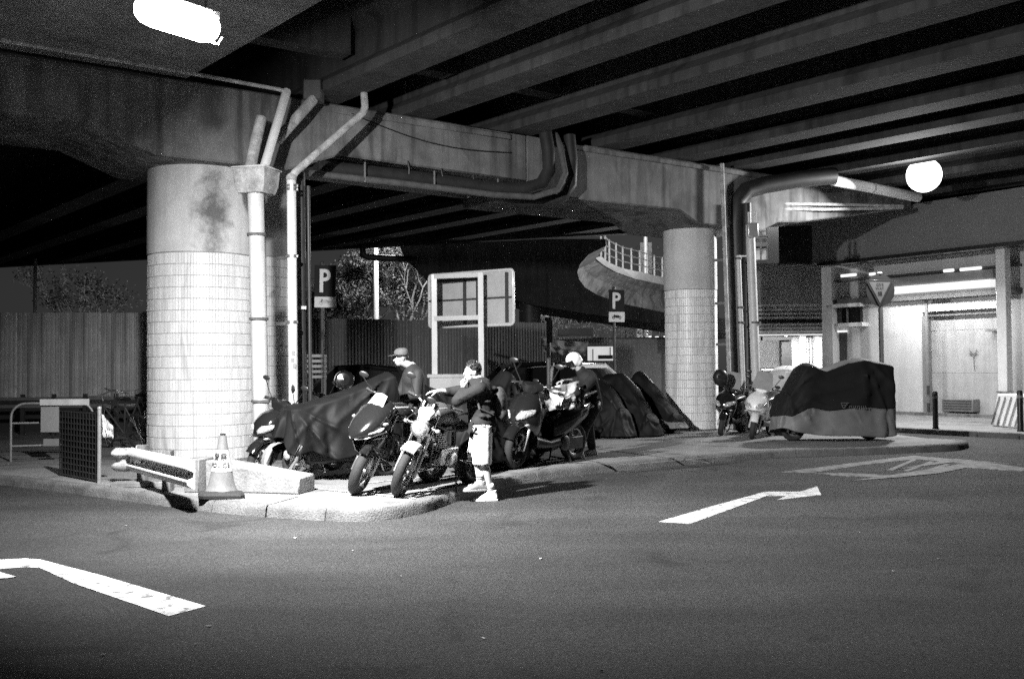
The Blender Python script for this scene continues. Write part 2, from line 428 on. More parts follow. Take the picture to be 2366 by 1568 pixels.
# ---------------------------------------------------------------- the flyover
bdir = V((0.814, 0.581, 0)).normalized(); ndir = V((0.581, -0.814, 0)).normalized()
gdir = V((-0.643, 0.766, 0)).normalized()
B0 = V((-5.25, 16.85, 0)); HW = 1.18
F0 = B0 + ndir * HW
fly = empty('flyover_bridge', B0, 'dark concrete flyover deck on parallel girders with one deep crosshead beam, roofing the parking', 'flyover')
def alongF(t, s, z, off=0.0):          # on the front face line, s along the girders
    return F0 + bdir * t + gdir * s + V((0, 0, z)) + ndir * off
def I_beam(t, s0, s1, zb=6.15, fw=0.62, zt=7.35):
    mb = MB(); prof = [(-fw / 2, 0), (fw / 2, 0), (fw / 2, 0.16), (0.12, 0.34), (0.12, 0.85), (0.32, 1.02), (0.32, zt - zb), (-0.32, zt - zb), (-0.32, 1.02), (-0.12, 0.85), (-0.12, 0.34), (-fw / 2, 0.16)]
    rings = [[alongF(t, s, zb + z) + bdir * x for x, z in prof] for s in (s0, (s0 + s1) / 2, s1)]
    mb.loft(rings); return mb
ts = [2.0, 3.9, 6.2, 8.55, 10.75, 12.6, 15.0, 17.4, 19.8, 22.2, 24.6, 27.0]
def far_s(t, off=0.0):                  # where a line along the girders meets the far rim of the deck
    q = F0 + bdir * t
    return (43.2 - 0.355 * (q.x + 22) - q.y) / (gdir.y + 0.355 * gdir.x) + off
for t in ts:
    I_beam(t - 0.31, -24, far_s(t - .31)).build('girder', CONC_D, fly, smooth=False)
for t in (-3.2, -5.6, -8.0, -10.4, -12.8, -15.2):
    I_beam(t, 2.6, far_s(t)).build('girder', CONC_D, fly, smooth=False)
# deck slab above the girders, with a raised edge beam along the far rim
mb = MB()
q = [alongF(-18, -26, 0), alongF(30, -26, 0), alongF(30, far_s(30), 0), alongF(-18, far_s(-18), 0)]
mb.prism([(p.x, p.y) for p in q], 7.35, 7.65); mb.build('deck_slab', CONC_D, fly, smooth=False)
mb = MB(); mb.bar(alongF(-18, far_s(-18, .1), 6.9), alongF(30, far_s(30, .1), 6.9), 0.35, 1.6); mb.build('edge_beam', CONC_D, fly, smooth=False)
mb = MB(); mb.bar(alongF(30.2, -26, 6.9), alongF(30.2, far_s(30.2), 6.9), 0.35, 1.6); mb.build('edge_beam', CONC_D, fly, smooth=False)
mb = MB(); mb.bar(alongF(-18.2, -26, 6.9), alongF(-18.2, far_s(-18.2), 6.9), 0.35, 1.6); mb.build('edge_beam', CONC_D, fly, smooth=False)
# flat-bottomed box on the left, whose soffit carries the lamp
e0 = V((-4.15, 14.4, 0)); 
mb = MB()
q = [e0 + gdir * 1.42, e0 - gdir * 22, e0 - gdir * 22 - bdir * 16, e0 + gdir * 1.42 - bdir * 16]
mb.prism([(p.x, p.y) for p in q], 6.15, 7.33); mb.build('box_girder', mat('soffit_halo_concrete', .24, .9, amt=.3, scale=1.2, streak=.3), fly, smooth=False)  # own paler colour, added so the lamp's halo shows on this soffit
# diaphragms between the girders
for k in range(len(ts) - 1):
    a, b = ts[k], ts[k + 1] - 0.62
    for s in (-1.3, 1.9, 7.5, -9.5, -17):
        mb = MB(); mb.bar(alongF(a + 0.0, s, 6.95), alongF(b, s, 6.95), 0.35, 0.85); mb.build('diaphragm', CONC_D, fly, smooth=False)
mb = MB(); mb.bar(alongF(-0.6, -1.3, 6.95), alongF(1.38, -1.3, 6.95), 0.35, 0.85); mb.build('diaphragm', CONC_D, fly, smooth=False)
# crosshead: haunched over the near column, deeper beyond the wrapped pipe
def cross(segs, hw0, hw1):
    mb = MB(); rings = []
    for t, zb, zt in segs:
        c = B0 + bdir * t
        rings.append([c + ndir * hw0 + V((0, 0, zb)), c - ndir * hw1 + V((0, 0, zb)), c - ndir * hw1 + V((0, 0, zt)), c + ndir * hw0 + V((0, 0, zt))])
    mb.loft(rings); return mb
ZT = 6.13
cross([(-19, 5.27, ZT), (-2.05, 5.27, ZT), (-1.1, 4.9, ZT), (1.05, 4.9, ZT), (2.0, 5.25, ZT), (6.0, 5.2, ZT)], HW, HW).build('crosshead', CONC, fly, bevel=0.03)
cross([(6.0, 4.98, ZT - 0.01), (10.2, 5.0, ZT - 0.01), (10.75, 4.75, ZT - 0.01), (12.9, 4.75, ZT - 0.01), (13.5, 5.0, ZT - 0.01), (14.2, 5.05, ZT - 0.01), (19.0, 5.82, ZT - 0.01)], HW - 0.02, HW - 0.02).build('crosshead', CONC, fly, bevel=0.03)
# bearing ledge on top of the crosshead
for t0, t1 in ((-12, -1.2), (1.9, 5.6), (6.6, 18.6)):
    mb = MB(); mb.bar(B0 + bdir * t0 + ndir * (HW - 0.02) + V((0, 0, 6.02)), B0 + bdir * t1 + ndir * (HW - 0.02) + V((0, 0, 6.02)), 0.12, 0.10); mb.build('bearing_ledge', CONC, fly, bevel=0.01)
# sagging cable across the crosshead face
a = alongF(2.2, 0, 6.0, 0.03); b = alongF(5.6, 0, 5.72, 0.03)
mb = MB(); mb.tube([a.lerp(b, k / 12) + V((0, 0, -0.18 * math.sin(math.pi * k / 12))) for k in range(13)], 0.012, 6); mb.build('cable', BLACK, fly)
for k in range(3):
    a = alongF(3.3 + k * 0.7, 0, 5.3 - .06 * k, 0.05); mb = MB()
    mb.tube([a, a + V((0.03, -0.03, -0.15)), a + V((0.02, 0, -0.3)), a + V((-0.1, 0, -0.42))], 0.012, 6); mb.build('hanging_wire', DGREY, fly)

# piers
def tiles(c, r, z0, z1, tw, th, gap=0.006, a0=-math.pi, a1=math.pi * 0.15, proud=0.006):
    mb = MB(); nz = max(1, round((z1 - z0) / th)); th = (z1 - z0) / nz
    na = int((a1 - a0) * r / tw); da = (a1 - a0) / na
    for i in range(nz):
        for j in range(na):
            aa = a0 + j * da + gap / 2 / r; ab = a0 + (j + 1) * da - gap / 2 / r
            za = z0 + i * th + gap * 0.9; zb = z0 + (i + 1) * th - gap * 0.9
            rr = r + proud + random.uniform(-0.0012, 0.0012)
            def P(a, rad, z): return V((c[0] + rad * math.cos(a), c[1] + rad * math.sin(a), z))
            vs = [P(aa, rr, za), P(ab, rr, za), P(ab, rr, zb), P(aa, rr, zb), P(aa, r, za), P(ab, r, za), P(ab, r, zb), P(aa, r, zb)]
            mb.add(vs, [(0, 1, 2, 3), (4, 5, 1, 0), (3, 2, 6, 7), (1, 5, 6, 2), (4, 0, 3, 7)])
    return mb
def stain_paint(name, cx, cz, seed):
    m = mat(name, 0.7, 0.75, amt=0.18, scale=1.5, fine=0.08, bump=0.2, bscale=25, streak=0.18)
    t, N, L, last = graph(m)
    tc = N.new('ShaderNodeTexCoord'); mp = N.new('ShaderNodeMapping'); mp.inputs['Location'].default_value = (-cx[0], -cx[1], -cz); L.new(tc.outputs['Object'], mp.inputs[0])
    mp2 = N.new('ShaderNodeMapping'); mp2.inputs['Scale'].default_value = (2.6, 2.6, 0.85); L.new(mp.outputs[0], mp2.inputs[0])
    nz = N.new('ShaderNodeTexNoise'); nz.inputs['Scale'].default_value = 2.2; nz.inputs['Detail'].default_value = 8; nz.inputs['Roughness'].default_value = 0.72; L.new(mp.outputs[0], nz.inputs['Vector'])
    ln = N.new('ShaderNodeVectorMath'); ln.operation = 'LENGTH'; L.new(mp2.outputs[0], ln.inputs[0])
    ad = N.new('ShaderNodeMath'); ad.operation = 'MULTIPLY_ADD'; L.new(nz.outputs[0], ad.inputs[0]); ad.inputs[1].default_value = 2.4; L.new(ln.outputs['Value'], ad.inputs[2])
    mr = N.new('ShaderNodeMapRange'); mr.inputs[1].default_value = 1.35; mr.inputs[2].default_value = 2.1; mr.inputs[3].default_value = 0.22; mr.inputs[4].default_value = 1.0; L.new(ad.outputs[0], mr.inputs[0])
    mu = N.new('ShaderNodeMath'); mu.operation = 'MULTIPLY'; L.new(last.outputs[0], mu.inputs[0]); L.new(mr.outputs[0], mu.inputs[1])
    L.new(mu.outputs[0], N['Principled BSDF'].inputs['Base Color'])
    return m
def pier(c, r, ztop, zt, label, tm=TILE, tw=0.048, th=0.19, sm=PAINTC):
    root = empty('bridge_pier', (c[0], c[1], KT), label, 'bridge pier')
    M = Matrix.Translation((c[0], c[1], 0))
    mb = MB(); mb.lathe([(r - .012, KT - 0.1), (r - .012, zt), ], M, 64)
    mb.build('tile_backing', GROUT, root)
    mb = MB(); mb.lathe([(r - .004, zt), (r + 0.004, zt + 0.006), (r, ztop)], M, 64)
    mb.build('shaft', sm, root)
    t = tiles(c, r - .012, KT, zt - 0.01, tw, th); o = t.build('tile', tm, root, smooth=False); o['kind'] = 'stuff'
    return root
C1 = (B0.x, B0.y); C2 = (4.22, 23.45); C3 = (-5.0, 19.6)
zt1 = zat(466, 580, B0.y - 0.88)
ang = R(-62)
SM1 = stain_paint('stained_painted_concrete', (0.88 * math.cos(ang), 0.88 * math.sin(ang)), 3.95, 1)
pier(C1, 0.88, 4.95, zt1, 'thick white tiled round bridge column with a black stain, behind the police cone', sm=SM1)
pier(C2, 0.62, 4.85, zat(1612, 667, C2[1] - 0.6), 'slimmer white tiled bridge column on the right, beside the parked scooters', tm=TILE2, sm=mat('painted_concrete_b', 0.62, 0.8, amt=0.2, scale=1.2, streak=0.25))
pier(C3, 0.64, 6.1, 3.75, 'bridge column hidden behind the thick drainpipe, only a lit strip of it showing', sm=mat('painted_concrete_c', 0.45, 0.8, amt=0.2, scale=1.2, streak=0.3))

# ---------------------------------------------------------------- lamps
LAMP1 = 2700.0; LAMP2 = 850.0
def lamp1():
    a = gz(320, 22, 4.75); b = gz(497, 78, 4.75); c = (a + b) / 2; d = (b - a).normalized(); L_ = (b - a).length * 1.04
    root = empty('ceiling_lamp', (c.x, c.y, 6.15), 'glaring bright fluorescent batten lamp fixed under the flyover, upper left', 'lamp')
    mb = MB(); mb.bar(a + V((0, 0, .15)), b + V((0, 0, .15)), 0.16, 0.08); mb.build('housing', WHITE, root, bevel=0.01)
    E = mat('lamp_glow', 0.9, 0.5, emit=30.0)
    mb = MB(); mb.tube([c + d * (L_ * f) + V((0, 0, .03)) for f in (-.5, -.49, -.46, -.4, -.3, .3, .4, .46, .49, .5)], [.02, .06, .1, .13, .145, .145, .13, .1, .06, .02], 20); mb.build('glare_diffuser', E, root)  # rounded and fattened to the blown-out shape of the lamp's glare
    mb = MB(); mb.tube([b + V((0, 0, .1)) - d * .35, b + V((0.0, -.0, -0.08)) - d * .2, b + V((0.03, 0, -.1)), b + d * .08 + V((0, 0, -.02))], 0.012, 8); mb.build('cable', WHITE, root)
    ld = bpy.data.lights.new('lamp_light', 'AREA'); ld.shape = 'RECTANGLE'; ld.size = (b - a).length * .6; ld.size_y = 0.12; ld.energy = LAMP1; ld.spread = R(150)
    lo = bpy.data.objects.new('lamp_light', ld); C.objects.link(lo); lo.parent = root
    Z = V((-.62 * math.sin(R(44)), -.785 * math.sin(R(44)), math.cos(R(44)))).normalized(); X = (d - Z * d.dot(Z)).normalized(); Y = Z.cross(X)
    lo.matrix_local = Matrix.Translation((0, 0, 4.75 - 6.15 - .13)) @ Matrix((X, Y, Z)).transposed().to_4x4()
    for f in (-.3, .3):
        mb = MB(); mb.tube([c + d * f + V((0, 0, .1)), V((c.x + d.x * f, c.y + d.y * f, 6.16))], .012, 8); mb.build('hanger_rod', GALV, root)
lamp1()
def lamp2():
    p = gy(2135, 405, 23.4)
    root = empty('glare_lamp', p, 'lamp with its glare built as a glowing ball, under the flyover at far right', 'lamp')
    E2 = mat('lamp_glow_globe', 0.9, 0.5, emit=4.5)
    mb = MB(); mb.ball(p, 0.40, 24); mb.build('glare_globe', E2, root)  # ball sized to the lamp's glare; the lantern itself is smaller
    mb = MB(); mb.tube([p + V((0, 0, 0.3)), V((p.x, p.y, 7.36))], 0.03, 8); mb.build('stem', GALV, root)
    mb = MB(); mb.lathe([(0.05, 0), (0.2, -0.04), (0.22, -0.1)], Matrix.Translation(p + V((0, 0, 0.42))), 20); mb.build('cap', GALV, root)
    ld = bpy.data.lights.new('lamp_light', 'AREA'); ld.shape = 'DISK'; ld.size = 0.5; ld.energy = LAMP2
    lo = bpy.data.objects.new('lamp_light', ld); C.objects.link(lo); lo.parent = root
    Z = V((.75 * math.sin(R(28)), .66 * math.sin(R(28)), math.cos(R(28)))).normalized(); X = V((1, 0, 0)); X = (X - Z * X.dot(Z)).normalized(); Y = Z.cross(X)
    lo.matrix_local = Matrix.Translation(-Z * .42) @ Matrix((X, Y, Z)).transposed().to_4x4()
lamp2()
# ---------------------------------------------------------------- background: second road level, ramp, far street lamp
def outline(name, pts, Y0, Y1, m, parent=None, **k):        # an upright slab whose outline is given at distance Y0, thick to Y1
    P = [gy(x, y, Y0) for x, y in pts]; dy = Y1 - Y0
    mb = MB(); n = len(P)
    mb.add([p for p in P] + [p + V((0, dy, 0)) for p in P], [tuple(range(n)), tuple(reversed(range(n, 2 * n)))] + [(i, (i + 1) % n, n + (i + 1) % n, n + i) for i in range(n)])
    return mb.build(name, m, parent, **k)
ramp = empty('ramp_bridge', gy(1225, 948, 37), 'curved ramp bridge sweeping round behind the columns, with pale parapet and metal railing', 'ramp bridge')
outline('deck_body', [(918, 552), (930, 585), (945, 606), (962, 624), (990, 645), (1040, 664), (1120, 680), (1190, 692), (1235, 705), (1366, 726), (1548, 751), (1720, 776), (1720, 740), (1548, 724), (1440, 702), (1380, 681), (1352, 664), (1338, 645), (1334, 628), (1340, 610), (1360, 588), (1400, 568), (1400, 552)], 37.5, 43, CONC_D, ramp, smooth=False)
st = [(45, (1389, 592), (1375, 596), (1345, 606), (1333, 626)), (47, (1408, 607), (1394, 612), (1352, 626), (1338, 650)), (49, (1439, 620), (1422, 628), (1375, 643), (1352, 668)),
      (51, (1478, 628), (1464, 643), (1420, 660), (1382, 686)), (54, (1512, 636), (1505, 652), (1470, 676), (1440, 708)), (57, (1548, 643), (1548, 661), (1540, 693), (1540, 728)), (64, (1660, 662), (1660, 682), (1660, 716), (1660, 750))]
mb = MB(); r2 = []
for D, a, b, c, d in st:
    r2.append([gy(a[0], a[1], D + 0.35), gy(a[0], a[1], D), gy(b[0], b[1], D), gy(b[0], b[1], D + 0.5)])
mb.loft(r2); mb.build('parapet', WHITE, ramp, smooth=False)
mb = MB(); r2 = []
for D, a, b, c, d in st:
    r2.append([gy(b[0], b[1], D + 3), gy(b[0], b[1], D + .4), gy((b[0] + c[0]) / 2, (b[1] + c[1]) / 2, D + .3), gy(c[0], c[1], D + 0.1), gy(d[0], d[1], D - 0.6), gy(d[0], d[1] + 3, D + 4)])
mb.loft(r2); mb.build('curved_side', CONC, ramp, smooth=False)
for k in range(3):
    mb = MB(); mb.tube([gy(a[0], a[1], D + .15) + V((0, 0, 0.35 + 0.35 * k)) for D, a, b, c, d in st], 0.03, 6); mb.build('railing_rail', GALV, ramp)
for i in range(len(st) - 1):
    for f in (0.0, 0.5):
        p = gy(*st[i][1], st[i][0] + .15).lerp(gy(*st[i + 1][1], st[i + 1][0] + .15), f)
        mb = MB(); mb.bar(p, p + V((0, 0, 1.1)), 0.08, 0.08, up=(0, 1, 0)); mb.build('railing_post', GALV, ramp)
p = gy(1226, 948, 38.5); mb = MB(); mb.tube([V((p.x, p.y, 0)), V((p.x, p.y, 4.2))], 0.42, 24); mb.build('pier_shaft', DGREY, ramp)
mb = MB(); q = [gy(838, 568, 37), gy(838, 588, 37), gy(850, 594, 37), gy(880, 596, 37), gy(985, 600, 37)]
mb.tube(q, 0.12, 10); mb.build('drain_pipe', DPIPE, ramp)

post = gy(868, 680, 43.5); post.z = 0
sl = empty('street_lamp', post, 'pale lamp post rising into the deck gap behind the tree', 'street lamp')
mb = MB(); mb.tube([post, post + V((0, 0, 5)), post + V((0, 0, 9.6))], [0.16, 0.13, 0.09], 10); mb.build('pole', WHITE, sl)
mb = MB(); mb.tube([post + V((0, 0, 9.5)), post + V((0.4, -.3, 9.9)), post + V((1.6, -1.2, 10.0))], 0.06, 8); mb.build('arm', WHITE, sl)
mb = MB(); mb.box(post + V((1.9, -1.4, 9.95)), (0.8, 0.35, 0.14)); mb.build('lamp_head', mat('street_glow', .9, .5, emit=20), sl, bevel=.03)
ld = bpy.data.lights.new('lamp_light', 'POINT'); ld.energy = 6000; ld.shadow_soft_size = 0.3
lo = bpy.data.objects.new('lamp_light', ld); C.objects.link(lo); lo.parent = sl; lo.location = (1.9, -1.4, 9.6)

post = gy(1493, 640, 62); post.z = 0
s2 = empty('street_lamp', post, 'white lamp post rising behind the curved ramp railing', 'street lamp')
mb = MB(); mb.tube([post, post + V((0, 0, 10.5))], [0.2, 0.12], 10); mb.build('pole', WHITE, s2)
mb = MB(); mb.tube([post + V((0, 0, 10.4)), post + V((-2.5, -7, 10.9))], 0.07, 8); mb.build('arm', WHITE, s2)
mb = MB(); mb.box(post + V((-2.6, -7.4, 10.9)), (0.4, 0.9, 0.14)); mb.build('lamp_head', mat('street_glow', .9, .5, emit=20), s2, bevel=.03)
ld = bpy.data.lights.new('lamp_light', 'POINT'); ld.energy = 1400; ld.shadow_soft_size = 0.3
lo = bpy.data.objects.new('lamp_light', ld); C.objects.link(lo); lo.parent = s2; lo.location = (-2.6, -7.4, 10.5)

post = V((11.2, 40.5, 0))  # unseen lamp, added to brighten the parapet of the ramp
ramp_fill = empty('street_lamp', post, 'unseen lamp added behind the shopfront building to light the curved ramp', 'street lamp')
mb = MB(); mb.tube([post, post + V((0, 0, 5.0))], [0.12, 0.08], 10); mb.build('pole', WHITE, ramp_fill)
mb = MB(); mb.tube([post + V((0, 0, 4.9)), post + V((-1.0, 0, 5.2))], 0.05, 8); mb.build('arm', WHITE, ramp_fill)
mb = MB(); mb.box(post + V((-1.2, 0, 5.2)), (0.6, 0.3, 0.12)); mb.build('lamp_head', mat('street_glow', .9, .5, emit=20), ramp_fill, bevel=.03)
ld = bpy.data.lights.new('lamp_light', 'POINT'); ld.energy = 4500; ld.shadow_soft_size = 0.3
lo = bpy.data.objects.new('lamp_light', ld); C.objects.link(lo); lo.parent = ramp_fill; lo.location = (-1.2, 0, 4.75)

# trees behind the hoarding
LEAF = mat('leaves', 0.14, 0.7, amt=0.4, scale=2); BARK = mat('bark', 0.22, 0.9, bump=.5)
def tree(base, H, crown_c, crown_r, n, label, seed, leaf=0.085, group=None):
    random.seed(seed); root = empty('tree', base, label, 'tree', group)
    mb = MB(); c = V(crown_c); base = V(base)
    tips = []
    def limb(p, d, L, r, depth):
        q = p + d * L; mid = p + d * L * .5 + V((random.uniform(-1, 1), random.uniform(-1, 1), 0)) * L * .08
        mb.tube([p, mid, q], [r, r * .8, r * .6], 6 if depth < 2 else 4); 
        if depth >= 4: tips.append(q); return
        for _ in range(3 if depth else 4):
            nd = (d + V((random.uniform(-1, 1), random.uniform(-1, 1), random.uniform(-.3, .8))) * .75).normalized()
            limb(q, nd, L * random.uniform(.6, .85), r * .58, depth + 1)
    limb(base, V((0, 0, 1)), H * .34, H * .022, 0)
    mb.build('trunk', BARK, root)
    lf = MB()
    for k in range(n):
        t = random.choice(tips) if k % 2 else None
        while True:
            u = V((random.uniform(-1, 1), random.uniform(-1, 1), random.uniform(-1, 1)))
            if u.length < 1: break
        p = c + V((u.x * crown_r[0], u.y * crown_r[1], u.z * crown_r[2]))
        if t is None and noise.noise(p * 1.3) < 0.12: continue
        if t is not None: p = t + V((u.x * .5, u.y * .5, abs(u.z) * .9 - .1)) * random.uniform(.2, 1.3)
        a = V((random.uniform(-1, 1), random.uniform(-1, 1), random.uniform(-.6, .6))).normalized() * leaf * random.uniform(.5, 1.3); b = a.cross(V((random.uniform(-1, 1), random.uniform(-1, 1), 1))).normalized() * leaf * .4
        lf.add([p - a, p + b, p + a, p - b], [(0, 1, 2, 3)])
    lf.build('foliage', LEAF, root, smooth=False)
    return root
def tb(x, Y): p = gy(x, 846, Y); return (p.x, Y, 0)
def cc(x, y, Y): return gy(x, y, Y)
tree(tb(930, 48), 7.5, cc(935, 690, 48), (3.0, 2, 2.4), 34000, 'feathery lit tree filling the gap left of the sign board back', 1)
tree(tb(835, 50), 6.5, cc(835, 712, 50), (2.2, 2, 1.4), 22000, 'lower lit tree behind the first parking sign', 2)
tree(tb(745, 52), 6.0, cc(745, 715, 52), (1.7, 2, 1.3), 9000, 'faint bushy tree between the dark pipe and the first parking sign', 3)
tree(tb(1300, 56), 5, cc(1300, 765, 56), (2.6, 2, 1.0), 6000, 'low tree above the crumpled banner, under the pale wall strip', 4)
tree(tb(1440, 58), 5, cc(1430, 752, 58), (2.4, 2, 1.3), 6000, 'low leafy tree beside the second parking sign', 5)
tree(tb(1520, 62), 7, cc(1515, 612, 66), (1.6, 2, 2.4), 3500, 'tree seen through the railing of the curved ramp', 6)
tree(tb(205, 46), 6, cc(205, 690, 46), (2.6, 2, 1.1), 4500, 'dark tree top showing over the corrugated hoarding at the left', 7)
# far light masses under and beyond the ramp
def bx(name, x0, y0, x1, y1, Y, dy, m, label=None, cat=None, parent=None, **k):
    a = gy(x0, y1, Y); b = gy(x1, y0, Y); mb = MB()
    mb.box(((a.x + b.x) / 2, Y + dy / 2, (a.z + b.z) / 2), (b.x - a.x, dy, b.z - a.z))
    o = mb.build(name, m, parent, smooth=False, **k)
    if label: tag(o, label, cat)
    return o
fb = empty('far_building', gy(1300, 900, 70), 'pale far building edge with lit wall seen below the ramp', 'building')
bx('wall', 1235, 708, 1375, 738, 70, 6, WHITE, parent=fb)
bx('wall', 1480, 560, 1506, 640, 75, 3, WHITE, parent=fb)
bx('column', 1470, 735, 1486, 790, 66, 1, WHITE, parent=fb); bx('column', 1495, 735, 1506, 790, 66, 1, WHITE, parent=fb)
bx('ledge', 1440, 780, 1560, 786, 60, 1, DGREY, parent=fb)
random.seed(9)
GLOW = mat('window_glow', 0.5, 0.5, emit=1.6)
for x, y in ((1262, 720), (1290, 722), (1325, 726), (1520, 748), (1530, 760), (1542, 752), (1500, 776), (1515, 777), (1535, 776)):
    bx('window', x, y, x + random.randint(5, 9), y + 5, 59.5 if y > 740 else 69.8, .3, GLOW, parent=fb)

# ---------------------------------------------------------------- corrugated hoardings
def corr_sheet(period=0.1, n=9, h=3.0, d=0.035):
    mb = MB(); prof = []
    for i in range(n):
        x = i * period; prof += [(x, 0), (x + period * .3, 0), (x + period * .5, -d), (x + period * .8, -d)]
    prof.append((n * period, 0))
    vs = [(x, y, 0) for x, y in prof] + [(x, y, h) for x, y in prof]; k = len(prof)
    mb.add(vs, [(i, i + 1, k + i + 1, k + i) for i in range(k - 1)])
    return mb
def hoarding(a, b, z0, z1, m, label, n=9, period=0.1):
    a, b = V(a), V(b); a.z = b.z = 0; d = (b - a); L = d.length; ang = math.atan2(d.y, d.x)
    root = empty('corrugated_hoarding', a, label, 'hoarding', rz=ang)
    proto = corr_sheet(period, n, z1 - z0).build('corrugated_sheet', m, root, smooth=False, local=True); proto.location = (0, 0, z0)
    wd = period * n; k = int(L / wd)
    for i in range(1, k + 1):
        share(proto, 'corrugated_sheet', root, (i * wd, -0.012 * (i % 2), z0 + random.uniform(-.02, .02)))
    for z in (z0 + .35, z1 - .4):
        mb = MB(); mb.box((L / 2, .06, z), (L, .06, .08)); mb.build('back_rail', DGREY, root, local=True)
    mb = MB(); mb.box((L / 2, 0.03, z0 / 2 - .02), (L, 0.35, z0 + .02)); mb.build('plinth', DGREY, root, local=True)
    return root
CORR1 = mat('corrugated_paint', 0.75, 0.6, amt=0.3, scale=.8, streak=.5); CORR2 = mat('corrugated_paint_dark', 0.2, 0.6, amt=0.3, scale=.8, streak=.4)
hoarding(gy(-60, 900, 24.2), gy(380, 900, 24.6), 0.87, 3.0, CORR1, 'pale corrugated metal hoarding on a low dark base at the far left', period=.11)
hoarding(gy(700, 900, 28.5), gy(1218, 900, 31.9), 0.2, 3.02, CORR2, 'long dark corrugated metal hoarding running behind the sign board')
hoarding(gy(1236, 900, 36.5), gy(1372, 900, 36.5), 0.1, 2.6, CORR2, 'short corrugated hoarding behind the crumpled banner')
hw = empty('boundary_wall', gy(1470, 950, 36.6), 'plain grey panelled wall between the corrugated hoarding and the right column', 'wall')
for k in range(6):
    bx('panel', 1373 + k * 34, 782, 1405 + k * 34, 948, 36.6, .1, GREY, parent=hw)
bx('coping', 1370, 778, 1580, 783, 36.5, .3, DGREY, parent=hw)

# rail in front of the left hoarding
gr = empty('long_guardrail', gy(150, 990, 22.5), 'low grey crash rail along the foot of the pale corrugated hoarding', 'guardrail')
for z in (0.95, 0.78):
    mb = MB(); mb.bar(gy(-40, 900, 22.6) * V((1, 1, 0)) + V((0, 0, z)) if False else V((gy(-40, 900, 22.6).x, 22.6, z)), V((gy(345, 900, 22.9).x, 22.9, z)), 0.05, 0.07); mb.build('rail', GREY, gr)
for k in range(6):
    x = gy(-20 + k * 72, 900, 22.7).x; mb = MB(); mb.box((x, 22.72, .55), (0.08, 0.08, 1.0)); mb.build('post', DGREY, gr)
mb = MB(); pp = gy(80, 900, 34); mb.tube([V((pp.x, 34, 0)), V((pp.x, 34, 5.4))], 0.06, 8)
tag(mb.build('flag_pole', GALV), 'thin pale pole behind the left hoarding', 'pole')

# ---------------------------------------------------------------- building on the right
g2 = V((-0.559, 0.829, 0)).normalized(); nb = V((-0.829, -0.559, 0)).normalized(); W0 = V((11.3, 29.3, 0))
def sx(xD, off=0.0):       # distance along the facade of the spot seen at picture column xD
    o = W0 + nb * off; r = (xD - CX) / FPX
    return (r * o.y - o.x) / (g2.x - r * g2.y)
def fz(xD, yD, off=0.0):
    p = W0 + nb * off + g2 * sx(xD, off); return zat(xD, yD, p.y)
bld = empty('shop_building', W0, 'pale wall of a shop building under a deep dark canopy at the right, brightly lit', 'building')
def fbox(name, s0, s1, z0, z1, o0, o1, m, bev=0.0):       # s along the wall, o out of it
    a, b = min(s0, s1), max(s0, s1)
    c = W0 + g2 * ((a + b) / 2) + nb * ((o0 + o1) / 2); mb = MB()
    mb.box((c.x, c.y, (z0 + z1) / 2), (b - a, abs(o1 - o0), z1 - z0), rz=math.atan2(g2.y, g2.x))
    return mb.build(name, m, bld, smooth=False, bevel=bev)
WALLP = mat('plastered_wall', 0.6, 0.85, amt=0.14, scale=1.1, bump=.1, streak=.15); FASC = mat('fascia_paint', 0.17, 0.8, amt=0.15, scale=.6)
sR = -7.5
fbox('wall', sx(1912), sx(2132), KT - .1, 4.75, -0.3, 0, WALLP)
fbox('wall', sx(2320), sR, KT - .1, 4.75, -0.3, 0, WALLP)
fbox('wall', sx(2132), sx(2320), fz(2220, 716), 4.75, -0.3, -0.001, WALLP)
fbox('roller_shutter_box', sx(2134), sx(2318), fz(2200, 728), fz(2220, 716) - .003, -0.5, -0.12, GREY)
# shutter of separate slats inside the opening
z = KT; zt_ = fz(2200, 728); k = 0
SHUT = mat('shutter_paint', 0.45, 0.7, amt=0.15, streak=.2)
while z < zt_ - .02:
    fbox('door_leaf', sx(2136), sx(2316), z, min(z + 1.2, zt_) - .006, -0.34, -0.27 - .006 * (k % 2), SHUT); z += 1.2; k += 1
fbox('door_frame', sx(2132), sx(2139), KT, zt_, -0.3, .03, GREY)
fbox('canopy_fascia', sx(1893, 1.2), sR, 4.62, 5.95, 1.2, 1.45, FASC)
fbox('canopy_end', sx(1893, 1.2), sx(1893, 1.2) - .25, 4.622, 5.94, 1.198, -.3, FASC)
fbox('canopy_soffit', sx(1896, 1.2) - .26, sR, 4.63, 4.75, -.0, 1.198, DGREY)
fbox('canopy_edge', sx(1891, 1.5), sR, 4.52, 4.618, 1.15, 1.52, BLACK)
fbox('upper_wall', sx(2100), sR, 4.76, 5.9, -.3, -.05, WALLP)
# string courses and signboard below the canopy
fbox('sign_band', sx(2066), sx(2308), fz(2190, 652), fz(2190, 632), 0.0, 0.22, GREY, .01)
fbox('beam', sx(1925), sx(2366), fz(2190, 690), fz(2190, 676), 0.0, .3, DGREY, .01)
fbox('drip_edge', sx(1935), sx(2366), fz(2190, 632) + .02, fz(2190, 628) + .03, 0.0, .26, DGREY)
TUBE = mat('tube_glow', 0.9, .5, emit=1.0)
for a_, b_, y in ((1962, 1996, 637), (2028, 2040, 634), (2200, 2222, 626), (2238, 2286, 622)):
    t0, t1 = sx(a_), sx(b_); z = fz((a_ + b_) / 2, y); mb = MB()
    mb.tube([W0 + g2 * t0 + nb * .32 + V((0, 0, z)), W0 + g2 * t1 + nb * .32 + V((0, 0, z))], 0.045, 8); mb.build('fluorescent_tube', TUBE, bld)
